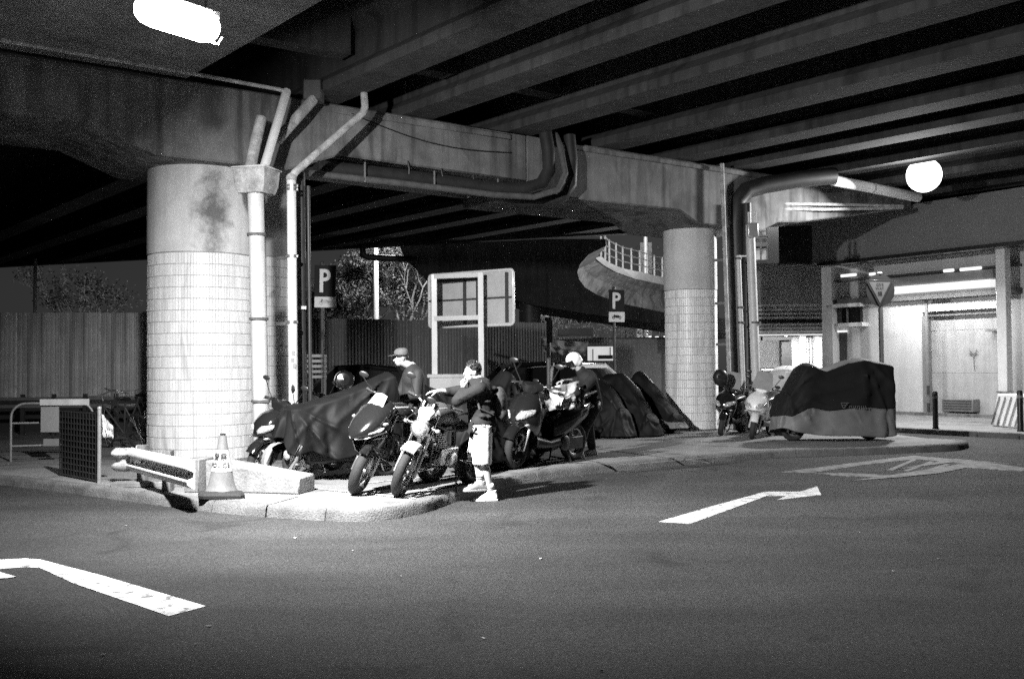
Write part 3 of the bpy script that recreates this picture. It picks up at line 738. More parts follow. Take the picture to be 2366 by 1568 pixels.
# long light strip
t0, t1 = sx(2066), sx(2309); z = fz(2190, 663)
fbox('light_strip', t0, t1, z - .11, z + .09, .12, .4, mat('strip_glow', 0.9, 0.5, emit=.8))
ld = bpy.data.lights.new('strip_light', 'AREA'); ld.shape = 'RECTANGLE'; ld.size = abs(t1 - t0); ld.size_y = .2; ld.energy = 120
lo = bpy.data.objects.new('strip_light', ld); C.objects.link(lo); lo.parent = bld
cpos = W0 + g2 * ((t0 + t1) / 2) + nb * .75 + V((0, 0, z - .12)); lo.matrix_local = Matrix.Translation(cpos - W0) @ Matrix((g2, V((0, 0, 1)).cross(g2), V((0, 0, 1)))).transposed().to_4x4()
# pale post in front, brackets
s_ = sx(2321, .9); c = W0 + g2 * s_ + nb * .9
mb = MB(); mb.box((c.x, c.y, 2.35), (.26, .26, 4.5), rz=math.atan2(g2.y, g2.x)); mb.build('canopy_post', WHITE, bld, bevel=.015)
for y in (905, 930):
    mb = MB(); zz = zat(2321, y, c.y); mb.box((c.x - .02, c.y - .02, zz), (.3, .3, .04), rz=math.atan2(g2.y, g2.x)); mb.build('strap', STEEL, bld)
# louvred window box with sill, pilaster and door at the left of the wall
s0, s1 = sx(1922, .1), sx(1990, .1)
fbox('pilaster', sx(1905, .25), sx(1929, .25), KT, 4.6, 0, .35, WALLP, .01)
fbox('window_frame', s0, s1, fz(1955, 746), fz(1955, 712), 0, .12, GLASSB)
fbox('window_sill', s0, sx(1998, .2), fz(1955, 756), fz(1955, 747), 0, .3, WHITE, .01)
fbox('window_hood', s0, sx(1996, .2), fz(1955, 711), fz(1955, 703), 0, .35, WHITE, .01)
fbox('mullion', sx(1957, .14), sx(1960, .14), fz(1955, 745), fz(1955, 713), .12, .15, GREY)
fbox('door', sx(1932, .05), sx(1955, .05), KT, fz(1955, 768), 0, .04, DGREY)
fbox('tube_lamp', sx(1931, .1), sx(1956, .1), fz(1955, 767), fz(1955, 763), .05, .12, TUBE)
fbox('vent_shelf', sx(2280), sx(2316), fz(2290, 765), fz(2290, 761), -.25, .06, GREY)
fbox('cable_duct', sx(2140), sx(2146), KT, 3.4, 0.0, .05, GREY)
for y in (890, 930): fbox('conduit', sx(2140, .1), sx(2144, .1), fz(2142, y + 20), fz(2142, y), .05, .12, DGREY)
fbox('vent_grille', sx(2172, .1), sx(2244, .1), fz(2200, 950), fz(2200, 921), -.26, .08, GREY, .01)
for k in range(4): fbox('vent_louvre', sx(2176, .12), sx(2240, .12), fz(2200, 926 + k * 6), fz(2200, 924 + k * 6), .08, .1, DGREY)
fbox('plinth_step', sx(2075), sR, KT - .05, .2, -.0, .25, CONC)
# graffiti-like Y shaped crack on the shutter
mb = MB(); q = W0 + g2 * sx(2237) + nb * -.25; 
for a_, b_ in (((-.12, 1.95), (0, 1.75)), ((.1, 1.97), (0, 1.75)), ((0, 1.75), (.02, 1.4)), ((-.14, 1.85), (.1, 1.86))):
    mb.bar(q + g2 * -a_[0] + V((0, 0, a_[1])), q + g2 * -b_[0] + V((0, 0, b_[1])), .015, .02)
mb.build('scrawl', GREY, bld)
# left return of the building: dark pier, grey wall, banded shopfront behind
sb = empty('shopfront_building', gy(1820, 940, 35), 'darker shopfront building with banded shutters between the white pipes and the pale wall', 'building')
def wbx(name, x0, y0, x1, y1, Y, dy, m, **k): return bx(name, x0, y0, x1, y1, Y, dy, m, parent=sb, **k)
wbx('dark_pier', 1800, 490, 1896, 608, 34.5, 1.5, BLACK)
wbx('upper_wall', 1745, 607, 1905, 702, 35, .4, mat('shop_wall_paint', .4, .8, amt=.25, scale=1))
for k in range(4):
    wbx('shutter_band', 1745, 703 + k * 9, 1903, 710 + k * 9, 35.05, .3, PAINTC)
wbx('back_wall', 1742, 700, 1906, 776, 35.5, .15, GREY)
wbx('dark_gap', 1745, 739, 1903, 745, 35.2, .3, BLACK)
for k in range(3): wbx('shutter_band', 1745, 746 + k * 8, 1903, 753 + k * 8, 35.05, .3, PAINTC)
wbx('light_strip', 1750, 771, 1905, 775, 34.9, .15, mat('strip_glow', 0.9, 0.5, emit=1.3))
wbx('awning', 1762, 777, 1830, 786, 34.8, .3, BLACK)
wbx('lit_wall', 1745, 776, 1800, 850, 38, .3, WHITE)
wbx('sill', 1760, 852, 1808, 856, 34.9, .4, WHITE)
wbx('low_wall', 1745, 857, 1808, 945, 35, .3, WALLP)
wbx('shop_door', 1808, 778, 1829, 945, 35, .2, DGREY)
wbx('wall_panel', 1830, 778, 1851, 945, 35.1, .2, WALLP)
wbx('column', 1851, 776, 1862, 945, 34.8, .3, WHITE)
wbx('glass_door', 1863, 778, 1885, 945, 35.2, .1, GREY)
for k in range(3): wbx('door_bar', 1866 + 7 * k, 780, 1868 + 7 * k, 945, 35.1, .05, WHITE)
wbx('column', 1887, 776, 1899, 945, 34.8, .3, WHITE)
ld = bpy.data.lights.new('shop_light', 'AREA'); ld.shape = 'RECTANGLE'; ld.size = 2.2; ld.size_y = .3; ld.energy = 170
lo = bpy.data.objects.new('shop_light', ld); C.objects.link(lo); lo.parent = sb; pz = gy(1825, 773, 34.2); lo.location = pz - ORG[sb.name]
# scaffolded lit building through the gap
sf = empty('scaffolded_building', gy(1775, 900, 48), 'lit wall behind scaffold bars seen through the small gap above', 'building')
bx('lit_wall', 1740, 500, 1810, 600, 50, 2, mat('lit_render', .3, .8, amt=.5, scale=.8), parent=sf)
for x in (1757, 1772, 1788): bx('scaffold_pole', x, 500, x + 2, 600, 48, .1, DGREY, parent=sf)
for y in (532, 548, 575): bx('scaffold_bar', 1742, y, 1806, y + 3, 47.8, .1, DGREY, parent=sf)
bx('net', 1745, 560, 1778, 574, 48.4, .1, DGREY, parent=sf)
ld = bpy.data.lights.new('wall_fill_light', 'POINT'); ld.energy = 260; ld.shadow_soft_size = .2  # unseen light without a fixture, added to brighten the wall behind the scaffold
lo = bpy.data.objects.new('wall_fill_light', ld); C.objects.link(lo); lo.parent = sf; lo.location = gy(1775, 420, 45) - ORG[sf.name]

# far pavement with its kerb
a = gz(2040, 997, 0); b = gz(2420, 1017, 0); d = (b - a).normalized()
a2 = a - d * 8.5
mb = MB(); mb.prism([(p.x, p.y) for p in (a2, b + d * 4, b + d * 4 + V((4, 4, 0)), V((14, 36, 0)), a2 + V((0, 9, 0)))], -.05, KT - .004)
tag(mb.build('far_pavement', PAVE, smooth=False), kind='structure')
fk = empty('far_kerb', a2); fk['kind'] = 'structure'
Lk = (b + d * 4 - a2).length; n_ = int(Lk / .9)
for k in range(n_):
    p = a2 + d * (k * .9 + .45) + V((-d.y, d.x, 0)) * .0; mb = MB(); mb.box((p.x, p.y, KT / 2 - .02), (.885, .16, KT + .045), rz=math.atan2(d.y, d.x)); mb.build('kerb_stone', KERB, fk, bevel=.012)

def bollard(x, y1, y0, label):
    p = gz(x, y1, KT); h = (y1 - y0) / FPX * p.y; root = empty('bollard', p, label, 'bollard', 'dark bollards on the far pavement')
    mb = MB(); mb.lathe([(.0, 0), (.075, 0), (.07, .02), (.06, .04), (.06, h - .04), (.045, h), (0, h)], Matrix.Translation(p), 14); mb.build('post', BLACK, root)
    mb = MB(); mb.lathe([(.063, h - .16), (.063, h - .10)], Matrix.Translation(p), 14); mb.build('band', GREY, root)
bollard(2162, 990, 904, 'dark bollard in front of the roller shutter')
bollard(2358, 996, 902, 'dark bollard at the right edge of the picture, by the striped block')
p0, p1 = gz(2290, 984, KT), gz(2362, 990, KT)
hb = empty('concrete_block', p0, 'pale concrete barrier block with faint diagonal stripes near the right edge', 'barrier')
h = 75 / FPX * p0.y; mb = MB(); dv = (p1 - p0); q2 = V((-dv.y, dv.x, 0)).normalized() * .7; top = V((0, 0, h))
mb.loft([[p0, p1, p1 + q2, p0 + q2], [p0 + top + dv * .12 + q2 * .1, p1 + top + q2 * .1, p1 + top + q2 * .9, p0 + top + dv * .12 + q2 * .9]]); mb.build('block', WALLP, hb, bevel=.03)
for k in range(5):
    f = .1 + k * .19; mb = MB(); lo_ = p0 + dv * (f - .08) + top * .05; hi_ = p0 + dv * (f + .14) + top * .92 + q2 * .085
    mb.bar(lo_ - q2 * .02, hi_ - q2 * .02, .035, .012, up=(0, 1, 0)); mb.build('stripe', mat('faint_stripe', .42, .8), hb)

# ---------------------------------------------------------------- drain pipes, left pier
def tubeobj(name, pts, r, m, parent, n=16): mb = MB(); mb.tube(pts, r, n); return mb.build(name, m, parent)
def flange(p, r, parent, m=STEEL, ax=None):
    mb = MB(); mb.lathe([(r, -.02), (r + .022, -.02), (r + .022, .02), (r, .02)], Matrix.Translation(p), 20); return mb.build('flange', m, parent)
pb = gz(606, 1075, KT); pt = gy(591, 448, 15.05)
dp = empty('drain_pipe', pb, 'thick white drainpipe with square hopper box standing before the tiled column', 'drain pipe')
tubeobj('pipe', [pb, pb.lerp(pt, .5), pt], .122, PIPEW, dp, 24)
for y in (542, 736, 926):
    f = (1075 - y) / (1075 - 448); flange(pb.lerp(pt, f), .122, dp, mat('rusty_steel', .12, .8, amt=.5, scale=12))
hx = empty('hopper_box', gy(592, 450, 15.0), None, None); bpy.data.objects.remove(hx)
M = Matrix.Translation(gy(593, 421, 15.15)) @ Matrix.Rotation(R(-14), 4, 'Z')
mb = MB(); rings = [[M @ V((x * .21, y * .19, -.19)) for x, y in ((-1, -1), (1, -1), (1, 1), (-1, 1))], [M @ V((x * .245, y * .24, -.06)) for x, y in ((-1, -1), (1, -1), (1, 1), (-1, 1))], [M @ V((x * .265, y * .26, .19)) for x, y in ((-1, -1), (1, -1), (1, 1), (-1, 1))]]
mb.loft(rings); mb.build('hopper', PIPEO, dp, bevel=.012)
mb = MB(); mb.box((0, 0, .195), (.57, .56, .03), M); mb.build('hopper_rim', PIPEW, dp, bevel=.008)
tubeobj('inlet_pipe', [gy(577, 395, 15.2), gy(590, 330, 15.3), gy(604, 272, 15.4)], .088, PIPEO, dp)
tubeobj('inlet_pipe', [gy(608, 395, 15.1), gy(634, 308, 15.2), gy(658, 226, 15.4), gy(662, 212, 15.5)], .07, PIPEW, dp)
tubeobj('inlet_pipe', [gy(640, 325, 15.9), gy(690, 268, 16.0), gy(722, 232, 16.2), gy(730, 205, 16.4)], .085, PIPEO, dp)
tubeobj('top_pipe', [gy(662, 212, 15.5), gy(640, 206, 15.3), gy(420, 166, 14.6), gy(0, 92, 13.0)], .03, PIPEO, dp, 8)
mb = MB(); mb.box(gy(725, 212, 16.3), (.3, .3, .34)); mb.build('junction_box', DGREY, dp, bevel=.02)
pb = gz(679, 1066, KT); pb = V((gy(679, 900, 15.3).x, 15.3, KT)); pt = gy(673, 412, 15.3)
wp = empty('white_downpipe', pb, 'slender white downpipe with an elbow and a slanting upper length, right of the column', 'downpipe')
tubeobj('pipe', [pb, pb.lerp(pt, .5), pt], .072, PIPEW, wp)
for y in (438, 592, 744, 430): flange(gy(675, y, 15.3), .07, wp)
tubeobj('slanting_pipe', [pt, gy(682, 398, 15.35), gy(760, 330, 15.8), gy(838, 262, 16.3), gy(843, 248, 16.3), gy(841, 216, 16.4)], .06, PIPEO, wp, 14)
mb = MB(); mb.ball(pt, .082, 14); mb.build('elbow', PIPEO, wp)
for y in (592, 744):
    mb = MB(); q = gy(663, y + 3, 15.35); mb.bar(q, q + V((-.18, .1, 0)), .03, .05); mb.build('bracket', STEEL, wp)
for k, (x, y) in enumerate(((676, 832), (680, 845), (677, 815))):
    mb = MB(); q = gy(x, y, 15.3 - .072); mb.box(q, (.05, .006, .07), rz=.1 * k); mb.build('torn_sticker', GREY, wp)
pb = V((gy(698, 900, 15.8).x, 15.8, KT)); dpk = empty('dark_downpipe', pb, 'dark downpipe standing beside the slender white one', 'downpipe')
tubeobj('pipe', [pb, gy(694, 400, 15.8)], .075, DPIPE, dpk); tubeobj('pipe', [pb + V((.14, 0, 0)), gy(712, 430, 15.8)], .03, DPIPE, dpk, 10)
mb = MB(); mb.bar(gy(686, 710, 15.7), gy(708, 711, 15.7), .04, .05); mb.build('clamp', GALV, dpk)

# pipes wrapped round the crosshead
bp = empty('beam_pipe', gy(1000, 420, 18.5), 'dark pipes slung under the crosshead and bending up over its face', 'pipe')
def apt(t, z, off): return alongF(t, 0, z, off)
tubeobj('pipe', [apt(1.6, 5.02, -.1), apt(3.2, 5.03, -.05), apt(5.0, 4.98, .05), apt(5.7, 4.98, .22), apt(6.1, 5.12, .33), apt(6.28, 5.4, .34), apt(6.3, 5.8, .3), apt(6.3, 6.2, .2)], .13, DPIPE, bp)
tubeobj('pipe', [apt(1.4, 4.86, .1), apt(3.2, 4.86, .12), apt(5.1, 4.83, .2), apt(5.85, 4.83, .4), apt(6.35, 5.0, .52), apt(6.56, 5.35, .5), apt(6.6, 5.9, .3), apt(6.6, 6.25, .1)], .06, mat('dull_pipe', .1, .7, amt=.4, scale=6), bp, 12)
tubeobj('pipe', [apt(1.4, 5.12, -.42), apt(5.0, 5.1, -.4), apt(6.0, 4.85, -.2), apt(6.7, 4.9, .15), apt(6.9, 5.2, .25), apt(6.95, 5.7, .22), apt(6.95, 6.2, .15)], .12, DPIPE, bp)
for t in (2.4, 3.8, 5.2):
    mb = MB(); mb.bar(apt(t, 5.15, .15), apt(t, 4.8, .15), .03, .04, up=(0, 1, 0)); mb.build('hanger', DGREY, bp)
# right pier pipes
def vpipe(x0, y0, x1, y1, Y, r, m, name, label, cat='downpipe'):
    a = gy(x0, y0, Y); b = gy(x1, y1, Y); root = empty(name, (a.x, a.y, KT), label, cat)
    a2 = a + (a - b) * ((a.z - KT) / (b.z - a.z)); tubeobj('pipe', [a2, a, b], r, m, root); return root
Y2 = 22.3
vp = vpipe(1685, 880, 1668, 378, Y2, .048, PIPEO, 'grey_downpipe', 'thin grey downpipe up the right side of the slimmer column')
for y in (600, 700, 795):
    mb = MB(); q = gy(1677 + (y - 600) * .03, y, Y2); mb.bar(q, q + V((-.25, .12, 0)), .03, .06); mb.build('bracket', DGREY, vp)
vp = vpipe(1717, 880, 1706, 590, 22.0, .052, PIPEW, 'short_white_downpipe', 'short narrow white downpipe between the dark duct and the wider white pipe')
for y in (597, 710, 745): flange(gy(1706 + (y - 590) * .038, y, 22.0), .052, vp, DGREY)
vp = vpipe(1747, 885, 1733, 520, 21.8, .098, PIPEW, 'wide_white_downpipe', 'wider white downpipe under a small pale box, right of the column')
mb = MB(); mb.box(gy(1739, 532, 21.6), (.24, .1, .32)); mb.build('meter_box', ALU, vp, bevel=.03, seg=2)
for x in (1731, 1746): tubeobj('conduit', [gy(x, 518, 21.7), gy(x - 1, 490, 21.7)], .03, PIPEW, vp, 8)
flange(gy(1745, 745, 21.8), .1, vp, DGREY)
mb = MB(); mb.bar(gy(1708, 592, 21.9), gy(1738, 591, 21.8), .03, .03); mb.build('clamp', GALV, vp)
dd = empty('dark_duct', (gy(1705, 900, 22.9).x, 22.9, KT), 'fat dark duct climbing behind the white pipes and bending right under the deck', 'duct')
tubeobj('pipe', [V((gy(1712, 900, 22.9).x, 22.9, KT)), gy(1700, 520, 22.9), gy(1703, 465, 22.9), gy(1725, 440, 22.95), gy(1765, 428, 23.1), gy(1840, 415, 23.3), gy(1925, 406, 23.6)], .2, DPIPE, dd)
tubeobj('pipe', [V((gy(1728, 900, 22.6).x, 22.6, KT)), gy(1726, 470, 22.7)], .1, DPIPE, dd)
tubeobj('lit_pipe', [gy(1925, 417, 23.6), gy(2012, 434, 24.6)], .13, WHITE, dd); tubeobj('lit_pipe', [gy(2016, 435, 24.65), gy(2120, 456, 26.0)], .13, WHITE, dd)
for k, y in enumerate((470, 482)):
    tubeobj('thin_pipe', [gy(1745, y, 23.5), gy(1900, y + 2, 24.5), gy(2085, y + 6 - 8 * k, 26)], .04, PIPEO, dd, 8)

# ---------------------------------------------------------------- wedge block, W-beam guardrail, police cone
z0 = KT
A = gz(474, 1136, z0); B = gz(691, 1142, z0); d = (B - A).normalized(); n_ = V((-d.y, d.x, 0)) * .42
wb = empty('kerb_block', A, 'pale concrete wedge block beside the police cone, lower toward its right end', 'concrete block')
mb = MB(); mb.loft([[A, A + n_, A + n_ + V((0, 0, .38)), A + V((0, 0, .38))], [A.lerp(B, .5), A.lerp(B, .5) + n_, A.lerp(B, .5) + n_ + V((0, 0, .29)), A.lerp(B, .5) + V((0, 0, .285))], [B, B + n_ , B + n_ + V((0, 0, .2)), B + V((0, 0, .19))]])
mb.build('block', mat('cast_concrete', .24, .9, amt=.3, scale=5, fine=.2, bump=.6, bscale=30, streak=.3), wb, bevel=.015)
mb = MB(); mb.box(A + V((-.11, .12, .2)), (.2, .34, .4), rz=math.atan2(d.y, d.x)); mb.build('end_block', CONC, wb, bevel=.012)
mb = MB(); mb.box(A + V((-.9, .62, .03)), (.9, .22, .07), rz=.05); mb.build('foot_slab', CONC, wb, bevel=.012)
def wbeam(path, z, m, parent, h=.31, name='rail'):
    prof = [(0, -.5), (-.02, -.47), (-.075, -.33), (-.075, -.22), (0, -.1), (.0, .1), (-.075, .22), (-.075, .33), (-.02, .47), (0, .5), (.012, .5), (.012, -.5)]
    rings = []
    for i, p in enumerate(path):
        dd_ = (path[min(i + 1, len(path) - 1)] - path[max(i - 1, 0)]).normalized(); nn = V((dd_.y, -dd_.x, 0))
        rings.append([V((p.x, p.y, z + y_ * h)) + nn * x_ for x_, y_ in prof])
    mb = MB(); mb.loft(rings); return mb.build(name, m, parent, smooth=60)
ga = gy(448, 1090, 11.0); gb = gy(303, 1060, 13.0); gc = gy(268, 1056, 13.05); gd_ = gy(240, 1050, 13.5); ge = gy(222, 1046, 14.2)
gu = empty('guardrail', (ga.x, ga.y, KT), 'short white W-shaped crash barrier running left from the concrete block', 'guardrail')
wbeam([ga, gb], .43, WHITE, gu); wbeam([gb + V((-.02, .01, 0)), gb.lerp(gc, .5) + V((0, -.04, 0)), gc], .425, PIPEO, gu, name='rail_end')
for f in (.5, .93):
    q = ga.lerp(gb, f) + V((.05, .14, 0)); mb = MB(); mb.box((q.x, q.y, .36), (.1, .14, .5)); mb.build('post', CONC, gu)
for f in (.03, .06, .45, .8):
    for zz in (.43, .36):
        q = ga.lerp(gb, f); mb = MB(); mb.ball((q.x - .0, q.y - .015, zz), .013, 8); mb.build('bolt', BLACK, gu)
cp = gz(511, 1148, KT)
cn = empty('traffic_cone', cp, 'police traffic cone with pale reflective sleeve on a black base, before the concrete block', 'traffic cone')
CM_ = Matrix.Translation(cp) @ Matrix.Rotation(R(18), 4, 'Z') @ Matrix.Rotation(R(1.5), 4, 'Y')
mb = MB(); rings = []
for z_, hw_ in ((0, .25), (.035, .255), (.06, .24), (.075, .17)):
    rings.append([CM_ @ V((x * hw_, y * hw_, z_ + .012 * math.sin(3 * x + 2 * y))) for x, y in ((-1, -.8), (-.8, -1), (.8, -1), (1, -.8), (1, .8), (.8, 1), (-.8, 1), (-1, .8))])
mb.loft(rings); mb.build('base', RUBBER, cn, smooth=30)
CONEM = mat('cone_plastic', .16, .6, amt=.2, scale=8, streak=.2)
mb = MB(); mb.lathe([(.19, .06), (.175, .085), (.145, .16), (.118, .30)], CM_, 28); mb.build('cone_skirt', CONEM, cn)
mb = MB(); mb.lathe([(.122, .30), (.068, .545)], CM_, 28); mb.build('reflective_sleeve', mat('sleeve', .42, .5, amt=.08, scale=9), cn)
mb = MB(); mb.lathe([(.066, .545), (.04, .70), (.04, .71), (.0, .712)], CM_, 24); mb.build('cone_top', CONEM, cn)
mb = MB(); mb.box((-.0, 0, .722), (.06, .05, .02), CM_); mb.build('cap', BLACK, cn)
def conewarp(zc, rr):
    def f(p):
        a = p.x / rr; z_ = zc + p.y; r_ = .122 - (z_ - .30) * (.054 / .245) + .004 + p.z
        return V((r_ * math.sin(a), -r_ * math.cos(a), z_))
    return f
TM = Matrix.Translation(cp) @ Matrix.Rotation(R(1.5), 4, 'Y'); Toff = Matrix.Translation(-ORG[cn.name])
LETT = mat('lettering', .05, .7)
add_text('lettering', 'POLICE', .075, LETT, cn, Toff @ TM, .0015, conewarp(.375, .105))
add_text('lettering', '\u8b66\u5bdf', .085, LETT, cn, Toff @ TM, .0015, conewarp(.468, .09))
# ---------------------------------------------------------------- motorcycles
def sec(x, zc, hw, hh, p=2.4, n=18, y0=0.0):
    out = []
    for i in range(n):
        a = 2 * math.pi * i / n; c, s = math.cos(a), math.sin(a)
        out.append(V((x, y0 + hw * math.copysign(abs(c) ** (2 / p), c), zc + hh * math.copysign(abs(s) ** (2 / p), s))))
    return out
def hull(secs, M=None, mb=None):
    mb = mb or MB(); mb.loft([sec(*q) for q in secs], M=M); return mb
def wheel(root, c, r, w_, M=Matrix(), spokes=5, rimm=STEEL):
    T = M @ Matrix.Translation(V(c)) @ Matrix.Rotation(R(90), 4, 'X'); tr = w_ * .5; rr = r - tr * 1.25
    prof = [(rr - .012, -tr * .62), (rr + .006, -tr * .9), (r - tr * .75, -tr), (r - tr * .28, -tr * .78), (r - .003, -tr * .35), (r, 0), (r - .003, tr * .35), (r - tr * .28, tr * .78), (r - tr * .75, tr), (rr + .006, tr * .9), (rr - .012, tr * .62), (rr - .012, -tr * .62)]
    mb = MB(); mb.lathe(prof, T, 36)
    for k in range(0):
        a = 2 * math.pi * k / 30
        for s_ in (-1, 1):
            q = Matrix.Rotation(a + .05 * s_, 4, 'Z') @ Matrix.Translation((r + .0005, 0, s_ * tr * .32)) @ Matrix.Rotation(s_ * .5, 4, 'X')
            mb.box((0, 0, 0), (.003, r * .06, tr * .3), T @ q)
    t = mb.build('wheel', RUBBER, root, local=True)
    mb = MB(); mb.lathe([(rr - .01, -tr * .6), (rr - .028, -tr * .45), (rr - .03, tr * .45), (rr - .01, tr * .6), (rr - .008, 0), (rr - .01, -tr * .6)], T, 36)
    for k in range(spokes):
        a = 2 * math.pi * k / spokes
        for q in (-.09, .09):
            mb.bar(T @ V((.03 * math.cos(a), .03 * math.sin(a), 0)), T @ V(((rr - .02) * math.cos(a + q), (rr - .02) * math.sin(a + q), 0)), .018, .022)
    mb.lathe([(0, -tr * .7), (.035, -tr * .7), (.04, 0), (.035, tr * .7), (0, tr * .7)], T, 16)
    mb.build('rim', rimm, t, local=True)
    mb = MB(); mb.lathe([(rr * .42, tr * .72), (rr * .68, tr * .72), (rr * .68, tr * .72 + .006), (rr * .42, tr * .72 + .006), (rr * .42, tr * .72)], T, 30); mb.build('brake_disc', CHROME, t, local=True)
    return t
def mirror(root, base, tip, M, r=(.012, .062, .036)):
    mb = MB(); b_, t_ = V(base), V(tip); mb.tube([b_, b_.lerp(t_, .6) + V((0, 0, -.01)), t_], .006, 8, M=M)
    mb.ball(t_ + V((.0, 0, .03)), r, 14, M=M); o = mb.build('mirror', BLACK, root, local=True)
    mb = MB(); mb.ball(t_ + V((-.008, 0, .03)), (r[0], r[1] * .86, r[2] * .86), 14, M=M); mb.build('mirror_glass', MIRROR, o, local=True)
def bars(root, z, x, hw, M, rise=.05, back=.16, m=STEEL):
    mb = MB(); mb.tube([(x - back, -hw, z), (x - back * .5, -hw * .6, z + .005), (x, -hw * .2, z - rise), (x, hw * .2, z - rise), (x - back * .5, hw * .6, z + .005), (x - back, hw, z)], .012, 10, M=M); h = mb.build('handlebar', m, root, local=True)
    for s_ in (-1, 1):
        mb = MB(); mb.tube([(x - back * .98, s_ * hw * 1.01, z), (x - back * .62, s_ * hw * .72, z + .003)], .019, 10, M=M); mb.build('grip', RUBBER, h, local=True)
        mb = MB(); mb.tube([(x - back * .55, s_ * hw * .62, z + .01), (x - back * .5 + .04, s_ * hw * .72, z), (x - back + .055, s_ * hw * .98, z - .01)], .007, 8, M=M); mb.build('lever', CHROME, h, local=True)
        mb = MB(); mb.box((x - back * .5, s_ * hw * .55, z + .012), (.05, .05, .045), M); mb.build('switch_box', BLACK, h, local=True)
def root_at(name, p, hd, lean, label, group=None):
    e = empty(name, p, label, 'motorcycle', group); e.rotation_euler = (lean, 0, hd); ORG[e.name] = V((0, 0, 0)); return e
def steerM(px, rake, ang):
    ax = V((-math.sin(rake), 0, math.cos(rake))); return Matrix.Translation((px, 0, 0)) @ Matrix.Rotation(ang, 4, ax) @ Matrix.Translation((-px, 0, 0))
def ptext(): pass

